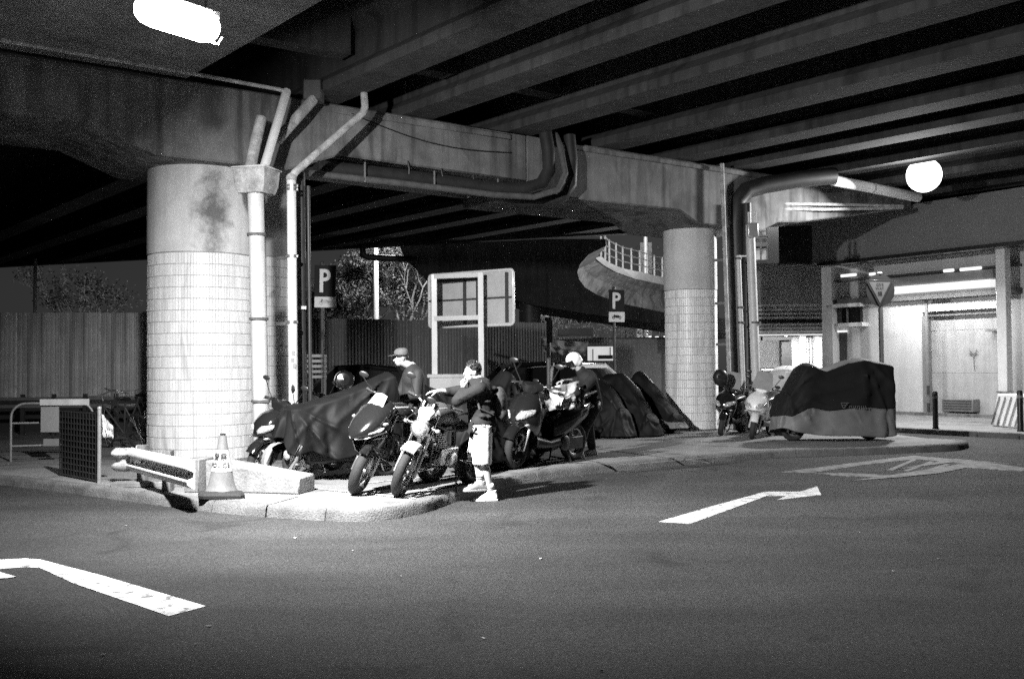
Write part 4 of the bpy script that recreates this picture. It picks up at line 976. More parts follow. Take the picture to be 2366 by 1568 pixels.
def naked(p, hd, lean, steer, label, tank=DGREY):
    e = root_at('motorcycle', p, hd, lean, label); r = .3; fx, bx_ = .70, -.68
    M = steerM(fx - .0, R(25), steer); o = V((0, 0, 0))
    wheel(e, (fx, 0, r), r, .12, M); wheel(e, (bx_, 0, r), r, .155)
    k = math.tan(R(25)); top = V((fx - (0.98 - r) * k, 0, .98)); 
    mb = MB()
    for s_ in (-1, 1):
        mb.tube([(fx + .015, s_ * .105, r - .03), (fx - .12, s_ * .105, r + .26)], .031, 14, M=M)
    mb.build('fork_slider', ALU, e, local=True)
    mb = MB()
    for s_ in (-1, 1): mb.tube([(fx - .12, s_ * .105, r + .24), (top.x, s_ * .105, top.z)], .021, 12, M=M)
    mb.box((fx - .215, 0, r + .45), (.09, .27, .035), M); mb.box((top.x + .01, 0, top.z - .02), (.09, .27, .035), M); mb.build('fork', CHROME, e, local=True)
    mb = MB(); rings = []
    for i in range(13):
        a = R(128 - i * 6.0); cx_, cz = fx + (r + .035) * math.cos(a), r + (r + .035) * math.sin(a)
        rings.append([V((cx_ + .028 * math.cos(b) * math.cos(a), .085 * math.sin(b), cz + .028 * math.cos(b) * math.sin(a))) for b in [R(-90 + 18 * j) for j in range(11)]] + [V((fx + (r + .02) * math.cos(a) + .02 * math.cos(b) * math.cos(a), .08 * math.sin(b), r + (r + .02) * math.sin(a) + .02 * math.cos(b) * math.sin(a))) for b in [R(90 - 18 * j) for j in range(11)]])
    mb.loft(rings, M=M); mb.build('front_fender', WHITE, e, local=True, smooth=60)
    for s_ in (-1, 1):
        mb = MB(); mb.tube([(fx, s_ * .09, r), (fx - .02, s_ * .1, r + .3)], .012, 8, M=M); mb.build('fender_stay', ALU, e, local=True)
    hl = V((fx - .10, 0, .83)); HM = M @ Matrix.Translation(hl) @ Matrix.Rotation(R(100), 4, 'Y')
    mb = MB(); mb.lathe([(.02, -.13), (.07, -.1), (.1, -.03), (.107, .03), (.1, .045)], HM, 26); h = mb.build('headlight', ALU, e, local=True)
    mb = MB(); mb.lathe([(.098, .04), (.085, .058), (.05, .072), (0, .078)], HM, 26); mb.build('headlight_lens', LENS, h, local=True)
    mb = MB(); mb.lathe([(.094, .036), (.109, .036), (.109, .052), (.094, .05)], HM, 26); mb.build('headlight_rim', CHROME, h, local=True)
    hull([(fx - .10, .96, .07, .035), (fx - .16, 1.0, .1, .06), (fx - .22, 1.02, .09, .05)], M).build('headlight_cowl', WHITE, e, local=True)
    for s_ in (-1, 1):
        mb = MB(); mb.ball((fx - .13, s_ * .2, .84), (.04, .03, .025), 12, M=M); mb.tube([(fx - .14, s_ * .1, .85), (fx - .13, s_ * .18, .84)], .008, 6, M=M); mb.build('indicator', LENS, e, local=True)
    for s_ in (-.06, .06):
        mb = MB(); mb.lathe([(0, -.03), (.045, -.03), (.05, .02), (.05, .03), (0, .03)], M @ Matrix.Translation((fx - .2, s_, 1.07)) @ Matrix.Rotation(R(-35), 4, 'Y'), 18); mb.build('gauge', CHROME, e, local=True)
    bars(e, 1.10, fx - .26, .34, M)
    mirror(e, (fx - .38, -.26, 1.11), (fx - .36, -.36, 1.28), M)
    hull([(.36, .9, .07, .06), (.30, .93, .15, .11), (.12, .95, .175, .125), (-.08, .9, .14, .1), (-.2, .85, .09, .05)]).build('tank', tank, e, local=True)
    hull([(-.12, .82, .1, .05), (-.25, .82, .14, .05), (-.5, .86, .14, .05), (-.78, .92, .1, .04)]).build('seat', BLACK, e, local=True)
    hull([(-.3, .76, .1, .05), (-.6, .82, .11, .06), (-.95, .92, .05, .03)]).build('tail', DGREY, e, local=True)
    mb = MB(); mb.box((-.9, 0, .80), (.02, .1, .05)); mb.build('tail_light', LENS, e, local=True)
    mb = MB(); mb.tube([(.40, 0, .86), (.3, .0, .62), (.22, 0, .34), (-.1, 0, .27), (-.25, 0, .4), (-.2, 0, .78)], .03, 10)
    for s_ in (-1, 1): mb.tube([(.42, s_ * .03, .88), (.1, s_ * .13, .76), (-.2, s_ * .12, .74), (-.6, s_ * .1, .82)], .018, 8); mb.tube([(-.2, s_ * .13, .36), (-.68, s_ * .11, .3)], .026, 10)
    mb.build('frame', BLACK, e, local=True)
    mb = MB(); mb.box((.02, 0, .44), (.36, .3, .22)); mb.ball((-.02, .16, .4), (.1, .05, .1), 16); mb.ball((-.02, -.16, .4), (.1, .05, .1), 16); g = mb.build('engine', STEEL, e, local=True, bevel=.02)
    mb = MB()
    for k_ in range(7): mb.box((.12 + .02 * k_, 0, .56 + .025 * k_ * .0 + .026 * k_), (.17, .27, .012), Matrix.Rotation(R(-12), 4, 'Y') if False else None)
    mb.box((.18, 0, .62), (.12, .2, .2)); mb.build('cylinder_fins', GREY, e, local=True)
    mb = MB()
    for k_ in range(9): mb.box((.345 - .012 * k_ * .3, 0, .38 + .03 * k_), (.035, .25, .014))
    mb.box((.32, 0, .5), (.02, .23, .26)); mb.build('radiator', DGREY, e, local=True)
    mb = MB(); mb.tube([(.24, -.08, .55), (.34, -.1, .36), (.2, -.15, .22), (-.2, -.17, .24), (-.45, -.18, .34)], .022, 10); mb.tube([(-.42, -.18, .33), (-.9, -.2, .5)], [.04, .052], 16); mb.build('exhaust', CHROME, e, local=True)
    mb = MB(); mb.tube([(-.15, .14, .28), (-.02, .3, .015)], .012, 8); mb.box((0, .31, .01), (.06, .04, .012)); mb.build('side_stand', BLACK, e, local=True)
    mb = MB()
    for s_ in (-1, 1): mb.tube([(-.3, s_ * .13, .36), (-.3, s_ * .26, .35)], .014, 8)
    mb.build('footpeg', STEEL, e, local=True)
    mb = MB(); mb.tube([(fx - .25, .1, .98), (fx - .1, .14, .8), (fx - .02, .12, .5), (fx, .1, .36)], .006, 6, M=M); mb.tube([(fx - .24, -.1, 1.02), (fx - .02, -.18, .88), (.35, -.1, .7)], .006, 6, M=M); mb.build('cable', BLACK, e, local=True)
    return e

def faired(p, hd, lean, steer, label):
    e = root_at('motorcycle', p, hd, lean, label); r = .3; fx, bx_ = .70, -.70
    M = steerM(fx, R(25), steer)
    wheel(e, (fx, 0, r), r, .13, M); wheel(e, (bx_, 0, r), r, .16)
    k = math.tan(R(25))
    mb = MB()
    for s_ in (-1, 1): mb.tube([(fx + .015, s_ * .11, r - .03), (fx - .14, s_ * .11, r + .3)], .03, 14, M=M); mb.tube([(fx - .12, s_ * .11, r + .28), (fx - .3, s_ * .11, .98)], .02, 12, M=M)
    mb.build('fork', STEEL, e, local=True)
    mb = MB(); rings = []
    for i in range(12):
        a = R(165 - i * 10.5)
        wv = .05 + .04 * math.sin(math.pi * min(1, (i + 2) / 9))
        rings.append([V((fx + (r + .03) * math.cos(a) + .03 * math.cos(b) * math.cos(a), wv * math.sin(b), r + (r + .03) * math.sin(a) + .03 * math.cos(b) * math.sin(a))) for b in [R(-90 + 18 * j) for j in range(11)]] + [V((fx + (r + .016) * math.cos(a) + .02 * math.cos(b) * math.cos(a), wv * .94 * math.sin(b), r + (r + .016) * math.sin(a) + .02 * math.cos(b) * math.sin(a))) for b in [R(90 - 18 * j) for j in range(11)]])
    mb.loft(rings, M=M); mb.build('front_fender', GLOSS, e, local=True, smooth=60)
    # nose fairing: beak, cheeks and top
    hull([(fx + .20, .70, .03, .02, 2), (fx + .15, .735, .12, .06, 2.2), (fx + .05, .80, .19, .11, 2.2), (fx - .1, .9, .23, .16, 2.3), (fx - .25, .98, .2, .15, 2.3), (fx - .36, 1.0, .14, .1, 2.2)]).build('nose_fairing', GLOSS, e, local=True)
    for s_ in (-1, 1):
        hull([(fx + .02, .66, .025, .05, 2, 14, s_ * .14), (fx - .12, .63, .035, .16, 2, 14, s_ * .2), (fx - .34, .56, .035, .2, 2, 14, s_ * .22), (fx - .6, .5, .025, .12, 2, 14, s_ * .19), (fx - .75, .48, .01, .04, 2, 14, s_ * .17)]).build('side_fairing', GLOSS, e, local=True)
        hull([(fx + .14, .725, .028, .012, 2, 12, s_ * .075), (fx + .08, .765, .06, .03, 2, 12, s_ * .115), (fx - .02, .80, .05, .028, 2, 12, s_ * .185), (fx - .08, .83, .02, .012, 2, 12, s_ * .215)]).build('headlight', LENS, e, local=True)
        mb = MB(); mb.tube([(fx + .18, s_ * .03, .675), (fx + .1, s_ * .14, .70), (fx - .12, s_ * .235, .79)], .009, 8); mb.build('trim_strip', WHITE, e, local=True)
        mb = MB(); mb.ball((fx - .08, s_ * .245, .88), (.05, .02, .02), 12); mb.build('indicator', LENS, e, local=True)
    mb = MB(); rings = [[V((fx - .06 - .16 * t, y, .98 + .2 * t + (.02 - abs(y) * .25))) for y in [(-.14 + .04 * j) * (1 - .35 * t) for j in range(8)]] for t in (0, .35, .7, 1)]
    rr_ = []
    for rg in rings: rr_.append(rg + [q - V((.006, 0, .004)) for q in reversed(rg)])
    mb.loft(rr_); mb.build('windscreen', mat('smoked_screen', .3, .1, spec=.7), e, local=True)
    bars(e, 1.12, fx - .3, .38, M)
    mirror(e, (fx - .4, .27, 1.13), (fx - .33, .44, 1.27), M); mirror(e, (fx - .4, -.27, 1.13), (fx - .33, -.44, 1.27), M)
    hull([(.34, .92, .08, .06), (.25, .95, .16, .12), (.08, .95, .17, .12), (-.12, .88, .13, .09), (-.2, .85, .09, .05)]).build('tank', GLOSS, e, local=True)
    hull([(-.12, .84, .1, .05), (-.3, .84, .14, .06), (-.55, .9, .14, .06), (-.82, .95, .1, .04)]).build('seat', BLACK, e, local=True)
    hull([(-.25, .75, .1, .07), (-.6, .82, .12, .08), (-1.0, .96, .05, .03)]).build('tail', GLOSS, e, local=True)
    mb = MB(); mb.box((-.02, 0, .45), (.42, .3, .3)); mb.ball((-.02, .17, .42), (.11, .05, .11), 16); mb.ball((-.02, -.17, .42), (.11, .05, .11), 16); mb.build('engine', DGREY, e, local=True, bevel=.02)
    mb = MB()
    for k_ in range(9): mb.box((.36, 0, .36 + .032 * k_), (.03, .3, .014))
    mb.build('radiator', DGREY, e, local=True)
    mb = MB(); mb.tube([(-.1, .14, .28), (.02, .32, .015)], .012, 8); mb.build('side_stand', BLACK, e, local=True)
    mb = MB(); mb.tube([(.2, -.1, .35), (.05, -.16, .2), (-.4, -.18, .3)], .024, 10); mb.tube([(-.4, -.18, .3), (-.92, -.22, .5)], [.045, .055], 16); mb.build('exhaust', STEEL, e, local=True)
    mb = MB()
    for s_ in (-1, 1): mb.tube([(-.2, s_ * .13, .36), (-.70, s_ * .11, .3)], .026, 10)
    mb.build('swingarm', BLACK, e, local=True)
    return e

def scooter(p, hd, lean, steer, label, body=GLOSS, fender=GLOSS, stand=True, lift=0.0, r=.235, screen=False):
    e = root_at('scooter', p, hd, lean, label); fx, bx_ = .66, -.62
    M = steerM(fx, R(26), steer) @ Matrix.Translation((0, 0, lift))
    wheel(e, (fx, 0, r), r, .11, M); wheel(e, (bx_, 0, r), r, .12)
    mb = MB()
    for s_ in (-1, 1): mb.tube([(fx + .01, s_ * .09, r - .02), (fx - .12, s_ * .09, r + .26)], .024, 12, M=M)
    mb.build('fork', ALU, e, local=True)
    mb = MB(); rings = []
    for i in range(12):
        a = R(160 - i * 12); wv = .075
        rings.append([V((fx + (r + .03) * math.cos(a) + .035 * math.cos(b) * math.cos(a), wv * math.sin(b), r + (r + .03) * math.sin(a) + .035 * math.cos(b) * math.sin(a))) for b in [R(-90 + 18 * j) for j in range(11)]] + [V((fx + (r + .014) * math.cos(a) + .02 * math.cos(b) * math.cos(a), wv * .92 * math.sin(b), r + (r + .014) * math.sin(a) + .02 * math.cos(b) * math.sin(a))) for b in [R(90 - 18 * j) for j in range(11)]])
    mb.loft(rings, M=M); mb.build('front_fender', fender, e, local=True, smooth=60)
    L_ = Matrix.Translation((0, 0, lift * .7))
    hull([(fx + .07, .62, .06, .06, 2), (fx + .02, .66, .16, .12, 2.2), (fx - .08, .68, .22, .2, 2.4), (fx - .18, .68, .23, .25, 2.5), (fx - .26, .66, .2, .3, 2.5), (fx - .32, .62, .16, .28, 2.5)], L_).build('front_shield', body, e, local=True)
    for s_ in (-1, 1):
        hull([(fx + .075, .64, .03, .03, 2, 12, s_ * .07), (fx + .04, .67, .055, .05, 2, 12, s_ * .11), (fx - .04, .70, .04, .04, 2, 12, s_ * .19), (fx - .08, .72, .01, .02, 2, 12, s_ * .22)], L_).build('headlight', LENS, e, local=True)
        mb = MB(); mb.ball((fx + .0, s_ * .17, .55), (.05, .03, .018), 12, M=L_); mb.build('indicator', LENS, e, local=True)
    mb = MB(); mb.tube([(fx + .09, -.1, .58), (fx + .11, 0, .57), (fx + .09, .1, .58)], .008, 8, M=L_); mb.build('chin_trim', CHROME, e, local=True)
    hull([(fx - .18, .98, .1, .05), (fx - .24, 1.0, .16, .07), (fx - .33, 1.0, .13, .06)], M).build('handlebar_cowl', body, e, local=True)
    bars(e, 1.02, fx - .26, .34, M, rise=0.0, back=.1)
    mirror(e, (fx - .3, .2, 1.05), (fx - .28, .32, 1.27), M); mirror(e, (fx - .3, -.2, 1.05), (fx - .28, -.32, 1.27), M)
    hull([(fx - .3, .32, .13, .1), (.1, .28, .17, .06), (-.15, .30, .17, .09)]).build('floorboard', BLACK, e, local=True)
    hull([(-.02, .45, .1, .17), (-.14, .52, .17, .22), (-.4, .58, .19, .19), (-.7, .66, .16, .14), (-.95, .74, .06, .06)]).build('rear_body', body, e, local=True)
    hull([(.02, .74, .09, .03), (-.1, .77, .15, .055), (-.4, .79, .16, .06), (-.55, .84, .16, .065), (-.82, .88, .12, .05)]).build('seat', BLACK, e, local=True)
    mb = MB(); mb.tube([(-.6, .12, .86), (-.95, .12, .92), (-.95, -.12, .92), (-.6, -.12, .86)], .013, 8); mb.build('grab_rail', STEEL, e, local=True)
    mb = MB(); mb.ball((-.96, 0, .72), (.04, .1, .04), 12); mb.build('tail_light', LENS, e, local=True)
    mb = MB(); mb.box((-.4, .12, .27), (.42, .1, .16)); mb.ball((-.2, .16, .28), (.1, .03, .1), 16); mb.build('engine_cover', DGREY, e, local=True, bevel=.02)
    mb = MB(); mb.tube([(-.3, -.16, .22), (-.42, -.18, .25)], .03, 10); mb.tube([(-.4, -.19, .26), (-.85, -.2, .34)], [.05, .06], 16); mb.build('exhaust', STEEL, e, local=True)
    if stand:
        mb = MB()
        for s_ in (-1, 1): mb.tube([(-.28, s_ * .1, .24), (-.34, s_ * .17, .02), (-.28, s_ * .2, .005)], .013, 8)
        mb.tube([(-.33, -.16, .06), (-.33, .16, .06)], .011, 8); mb.build('centre_stand', BLACK, e, local=True)
    if screen:
        mb = MB(); rr_ = []
        for t in (0, .4, .8, 1):
            rg = [V((fx - .16 - .16 * t, (-.2 + .05 * j) * (1 - .3 * t * t), 1.0 + .34 * t)) for j in range(9)]; rr_.append(rg + [q - V((.006, 0, 0)) for q in reversed(rg)])
        mb.loft(rr_, M=M); mb.build('windscreen', mat('smoked_screen', .3, .1, spec=.7), e, local=True)
    return e

HD = math.atan2(-.83, -.556)
def off(p, hd, d): return V(p) + V((math.cos(hd), math.sin(hd), 0)) * d
p = gz(818, 1141, KT); faired(off(p, HD, -.72), HD, R(-11), R(26), 'black faired motorcycle with blank headlamp nose, first beside the dark tarpaulin')
p = gz(917, 1146, KT); naked(off(p, HD, -.72), HD, R(-10), R(24), 'naked motorcycle with round headlight and white front fender, beside the man in shorts')
HD3 = math.atan2(-.80, -.60)
p = gz(1188, 1083, KT); s3_ = scooter(off(p, HD3, -.66 * 1.18), HD3, R(-4), R(10), 'dark scooter on its stand with a shiny cloth over the seat, right of the man', lift=0.0, r=.26); s3_.scale = (1.18, 1.18, 1.18)
sc3 = off(p, HD3, -.66)
HD4 = math.atan2(-.85, -.5)
p = gz(1665, 1006, KT); scooter(off(p, HD4, -.66), HD4, R(-6), R(12), 'black scooter with a round top mirror in front of the right column', screen=True)
s5 = gz(1737, 1014, KT); scooter(off(s5, HD4, -.66), HD4, R(-6), R(12), 'pale scooter with white front fender, left of the big covered scooter', body=WHITE, fender=WHITE, screen=True)
# round helmet hanging by the column
hp = gy(1665, 872, 20.6); mb = MB(); mb.ball(hp, (.16, .12, .18), 18); mb.box(hp + V((0, -.1, .02)), (.16, .06, .07)); mb.tube([hp + V((.05, .05, -.15)), hp + V((.18, .15, -.3))], .015, 8)
tag(mb.build('round_mirror', BLACK), 'dark round disc raised on a stalk in front of the right column', 'mirror')

# shiny cloth over scooter 3
CLOTH = mat('shiny_cloth', .38, .4, amt=.55, scale=6, fine=.2, bump=.3, bscale=12)
def cloth_patch(name, P00, P10, P11, P01, m, label, n=26, sag=.05, wr=.04, seed=1, thick=.006, tagit=True, parent=None):
    P00, P10, P11, P01 = map(V, (P00, P10, P11, P01)); nrm_ = (P10 - P00).cross(P01 - P00).normalized(); mb = MB(); top = []; 
    for j in range(n + 1):
        for i in range(n + 1):
            u, v = i / n, j / n; q = P00.lerp(P10, u).lerp(P01.lerp(P11, u), v)
            w_ = (abs(math.sin(u * 9 + 3 * noise.noise(V((u * 2, v * 2, seed))))) - .5) * wr * (.3 + v) + noise.noise(V((u * 5, v * 3, seed + 5))) * wr * 1.3
            q = q + nrm_ * w_ + V((0, 0, -sag * math.sin(math.pi * u) * math.sin(math.pi * min(1, v * 1.4 + .1))))
            q = q + V((0, 0, .02 * noise.noise(V((u * 7, seed, 0))))) * v
            top.append(q)
    k = n + 1; vs = top + [q - nrm_ * thick for q in top]; N_ = len(top); fs = []
    for j in range(n):
        for i in range(n):
            a = j * k + i; fs.append((a, a + 1, a + k + 1, a + k)); fs.append((N_ + a, N_ + a + k, N_ + a + k + 1, N_ + a + 1))
    for i in range(n): fs += [(i, N_ + i, N_ + i + 1, i + 1), (n * k + i, n * k + i + 1, N_ + n * k + i + 1, N_ + n * k + i), (i * k, (i + 1) * k, N_ + (i + 1) * k, N_ + i * k), (i * k + n, N_ + i * k + n, N_ + (i + 1) * k + n, (i + 1) * k + n)]
    mb.add(vs, fs); o = mb.build(name, m, parent, smooth=70)
    if tagit: tag(o, label, 'cloth')
    return o
Y3 = 14.75
cloth_patch('seat_cloth', gy(1256, 893, Y3), gy(1338, 880, Y3 + .25), gy(1324, 944, Y3 + .1), gy(1258, 948, Y3 - .15), CLOTH, 'shiny patterned cloth draped over the dark scooter on its stand', seed=4)
cloth_patch('white_rag', gy(1268, 905, Y3 - .12), gy(1306, 904, Y3 - .05), gy(1296, 936, Y3 - .1), gy(1276, 938, Y3 - .16), WHITE, 'small white rag lying on the shiny patterned cloth', n=10, wr=.02, seed=8)
cloth_patch('dark_bag', gy(1330, 893, Y3 - .02), gy(1352, 888, Y3 + .2), gy(1350, 944, Y3 + .2), gy(1326, 944, Y3), mat('black_bag', .02, .25), 'black glossy bag hanging behind the shiny patterned cloth', n=14, wr=.06, seed=3)

# ---------------------------------------------------------------- covered motorcycles
def drape(parent, name, ridge, hem, hemz, m, t0=0.0, t1=1.0, folds=9, amp=.05, nphi=130, nt=26, seed=1, ws=.14, pinch=2.6, drop=.72, anchors=None):
    # ridge: list (x, z); hem: (half length front, back, half width); cloth from the ridge (t=0) to the hem (t=1)
    xs = [q[0] for q in ridge]; x0, x1 = min(xs), max(xs)
    def rz(x):
        x = max(x0, min(x1, x)); r_ = sorted(ridge)
        for a, b in zip(r_, r_[1:]):
            if a[0] <= x <= b[0]:
                f = (x - a[0]) / max(1e-6, b[0] - a[0]); return a[1] + (b[1] - a[1]) * f
        return r_[-1][1]
    xm = (x0 + x1) / 2; mb = MB(); G = []
    for j in range(nt + 1):
        t = t0 + (t1 - t0) * j / nt
        for i in range(nphi):
            ph = 2 * math.pi * i / nphi; c, s_ = math.cos(ph), math.sin(ph)
            ex = (hem[0] if c > 0 else hem[1]); hx = math.copysign(abs(c) ** (2 / pinch), c) * ex; hy = math.copysign(abs(s_) ** (2 / pinch), s_) * hem[2]
            rx = max(x0, min(x1, hx)); w_top = ws
            # three stretches: ridge -> shoulder -> hem
            sx_ = rx + (hx - rx) * .25; sy_ = math.copysign(min(abs(hy), w_top), hy)
            zr = rz(rx)
            zs = rz(sx_) - .06
            zh = hemz(ph) if callable(hemz) else hemz
            if t < .22:
                f = t / .22; q = V((rx + (sx_ - rx) * f, sy_ * f, zr + (zs - zr) * f * f))
            else:
                f = (t - .22) / .78; q = V((sx_ + (hx - sx_) * f ** .9, sy_ + (hy - sy_) * f ** .85, zs + (zh - zs) * f))
                k = abs(math.sin(ph * folds * .5 + 2.2 * noise.noise(V((math.cos(ph) * 1.5, math.sin(ph) * 1.5, seed))))) ** .7 - .5
                n2_ = noise.noise(V((q.x * 2.5, q.y * 2.5 + 9, q.z * 2 + seed))); n3_ = noise.noise(V((q.x * 7, q.y * 7, q.z * 2.2 + seed)))
                n4_ = 1 - abs(noise.noise(V((ph * 2.2 + seed, f * 1.1, seed * 1.7)))) * 3.2; n5_ = 1 - abs(noise.noise(V((q.x * 3.1 + q.z * 2, q.y * 3.1 - q.z, seed + 4.)))) * 3
                for ia, (ax_, az_) in enumerate(anchors or ()):
                    dx_, dz_ = q.x - ax_, q.z - az_; rr_ = math.hypot(dx_, dz_)
                    if rr_ > .03:
                        an = math.atan2(dz_, dx_); kk = 1 - abs(math.sin(an * (5 + ia) + 2.5 * noise.noise(V((an * 1.5, seed * 3.1 + ia, s_ > 0)))))
                        q += V((c * .4, s_, 0)) * (.075 * (kk ** 3 - .25) * min(1, max(0, rr_ - .12) / .25) * max(.25, 1 - rr_ * .55))
                d_ = V((c, s_, 0)); q += d_ * (amp * f * k + .05 * n2_ * min(1, f * 3) + .02 * n3_ + .035 * max(0, n4_) * min(1, f * 4) + .022 * max(0, n5_))
            G.append(q)
    fs = []
    for j in range(nt):
        for i in range(nphi):
            i2 = (i + 1) % nphi; fs.append((j * nphi + i, (j + 1) * nphi + i, (j + 1) * nphi + i2, j * nphi + i2))
    mb.add(G, fs); o = mb.build(name, m, parent, local=True, smooth=75)
    md = o.modifiers.new('t', 'SOLIDIFY'); md.thickness = .006; md.offset = -1
    return o
TARP = mat('dark_tarpaulin', .008, .62, amt=.3, scale=3, fine=.15, bump=.25, bscale=14, spec=.15)
TARPG = mat('grey_tarpaulin', .15, .6, amt=.2, scale=3, bump=.15, bscale=14)
TARPW = mat('pale_tarpaulin', .55, .6, amt=.25, scale=4, bump=.2, bscale=12)
for m_ in (TARP, TARPG, TARPW):
    N_, L_ = m_.node_tree.nodes, m_.node_tree.links; t_ = tex(m_, 'ShaderNodeTexNoise', 2.6, 5, (1, 1, .55), ntype='RIDGED_MULTIFRACTAL', dist=1.2)
    b_ = N_.new('ShaderNodeBump'); b_.inputs['Strength'].default_value = .75; b_.inputs['Distance'].default_value = .035; L_.new(t_.outputs[0], b_.inputs['Height']); L_.new(b_.outputs[0], N_['Principled BSDF'].inputs['Normal'])
def covered(p, hd, ridge, hem, hz, label, m=TARP, skirt=None, split=.72, seed=1, wheels=(.62, -.62), amp=.06, folds=11, ws=.14, lean=0.0, r=.25, group=None, grp=None, anchors=None, pinch=2.6):
    if anchors is None: anchors = [max(ridge, key=lambda q: q[1]), ridge[-1]]
    e = empty('covered_motorcycle', p, label, 'covered motorcycle', group); e.rotation_euler = (lean, 0, hd); ORG[e.name] = V((0, 0, 0))
    if skirt: drape(e, 'cover', ridge, hem, hz, m, 0, split, folds, amp, seed=seed, ws=ws, nt=30, anchors=anchors, pinch=pinch); drape(e, 'cover_skirt', ridge, hem, hz, skirt, split, 1, folds, amp, seed=seed, ws=ws, nt=14, anchors=anchors, pinch=pinch)
    else: drape(e, 'cover', ridge, hem, hz, m, 0, 1, folds, amp, seed=seed, ws=ws, nt=40, nphi=200, anchors=anchors)
    for x in wheels: wheel(e, (x, 0, r), r, .12)
    mb = MB(); mb.box((0, 0, .36), (.9, .2, .3)); mb.build('engine', BLACK, e, local=True, bevel=.04)
    return e
# the dark one beside the column: low front, ridge climbing to a peak
pa = gz(690, 1090, KT); 
a0 = gy(672, 925, 13.3); pk = gy(893, 860, 14.0)
e = covered(V((-2.35, 13.35, KT)), math.atan2(a0.y - pk.y, a0.x - pk.x), [(-.72, 1.42), (-.64, 1.39), (-.2, 1.21), (.3, 1.06), (.5, 1.02), (.68, 1.0)], (.82, .9, .34), lambda ph: .42 + .10 * math.sin(3 * ph + 1) + .07 * math.sin(7 * ph), 'motorcycle under a dark creased tarpaulin peaking at the right, beside the tiled column', seed=2, wheels=(.5, -.7), amp=.085, folds=13, ws=.22)
for (x, y, z) in ((.52, -.18, 1.0),):
    mirror(e, (x, y, z - .05), (x + .02, y - .03, z + .17), Matrix(), r=(.02, .04, .06))
# its lit lower bits: headlight and fender peeping out
mb = MB(); mb.ball((.72, .12, .36), (.05, .08, .07), 14); mb.build('headlight', LENS, e, local=True)
mb = MB(); mb.tube([(.6, .3, .5), (.66, .22, .3), (.7, .15, .2)], .035, 10); mb.build('crash_bar', CHROME, e, local=True)
mb = MB(); rings = [[V((.74 + .27 * math.cos(R(a)), s_ * .06, .27 + .27 * math.sin(R(a)))) for s_ in (-1, -.5, .5, 1)] + [V((.74 + .25 * math.cos(R(a)), s_ * .06, .27 + .25 * math.sin(R(a)))) for s_ in (1, -1)] for a in range(-10, 150, 16)]; mb.loft(rings); mb.build('front_fender', ALU, e, local=True)
# faired bike half hidden behind it at its left
scooter(V((-3.02, 14.0, KT)), math.atan2(-.75, -.66), R(-5), R(20), 'dark scooter wedged between the drainpipe and the tarpaulin, fender showing', r=.25)
# second pale-edged cover behind the man in shorts
covered(V((-.35, 14.4, KT)), HD, [(-.7, 1.0), (-.2, 1.05), (.35, 1.22), (.62, 1.1)], (.85, .95, .34), .14, 'motorcycle under a black cover right behind the man in shorts', seed=5, ws=.18)
covered(V((.05, 15.6, KT)), HD, [(-.7, 1.05), (-.1, 1.1), (.3, 1.42), (.5, 1.2)], (.85, .95, .34), .14, 'motorcycle under a tented black cover between the man in shorts and the scooter', seed=6)
# the row right of the scooter
HR = math.atan2(-.72, .62)
covered(gz(1418, 1012, KT) + V((-.28, .6, 0)), HR, [(-.7, 1.05), (-.15, 1.15), (.15, 1.2), (.4, 1.02), (.7, .62)], (.95, .95, .42), .04, 'motorcycle under a black cover, leftmost of the three slanting covers by the right column', seed=7, folds=7, amp=.05)
covered(gz(1478, 1008, KT) + V((-.3, .55, 0)), HR, [(-.7, 1.1), (-.4, 1.3), (0, 1.32), (.35, 1.05), (.75, .5)], (1.0, .95, .44), .03, 'tall motorcycle under a smooth dark cover, middle of the three slanting covers', seed=8, folds=5, amp=.035)
covered(gz(1545, 1000, KT) + V((-.36, .55, 0)), HR, [(-.6, 1.0), (-.3, 1.34), (-.22, 1.36), (.1, 1.08), (.75, .45)], (1.0, .95, .44), .12, 'motorcycle under a two-tone cover with grey lower half, next to the right column', skirt=TARPG, split=.62, seed=9, folds=7, amp=.05)
covered(gz(1400, 1000, KT) + V((-.2, 2.6, 0)), HR, [(-.7, 1.0), (-.1, 1.1), (.3, 1.2), (.6, .8)], (.9, .9, .3), .14, 'dark covered motorcycle standing behind the scooter rider in the white helmet', seed=10)
# the big covered scooter on the right
p = gz(1935, 1020, KT) + V((.02, .35, 0))
e = covered(p, math.atan2(-.12, -1.0), [(-1.14, 1.47), (-.55, 1.6), (-.15, 1.52), (.2, 1.38), (.3, 1.4), (.52, 1.52), (.66, 1.44), (.95, .95)], (1.2, 1.17, .42), lambda ph: .17 + .10 * math.sin(ph * 2 + .6) , 'large scooter under a two-tone black and grey cover with faint lettering', m=mat('matt_black_cover', .012, .75, amt=.2, spec=.2), skirt=TARPG, split=.7, seed=12, folds=9, amp=.06, ws=.3, wheels=(.8, -.75), r=.24, pinch=4.5)
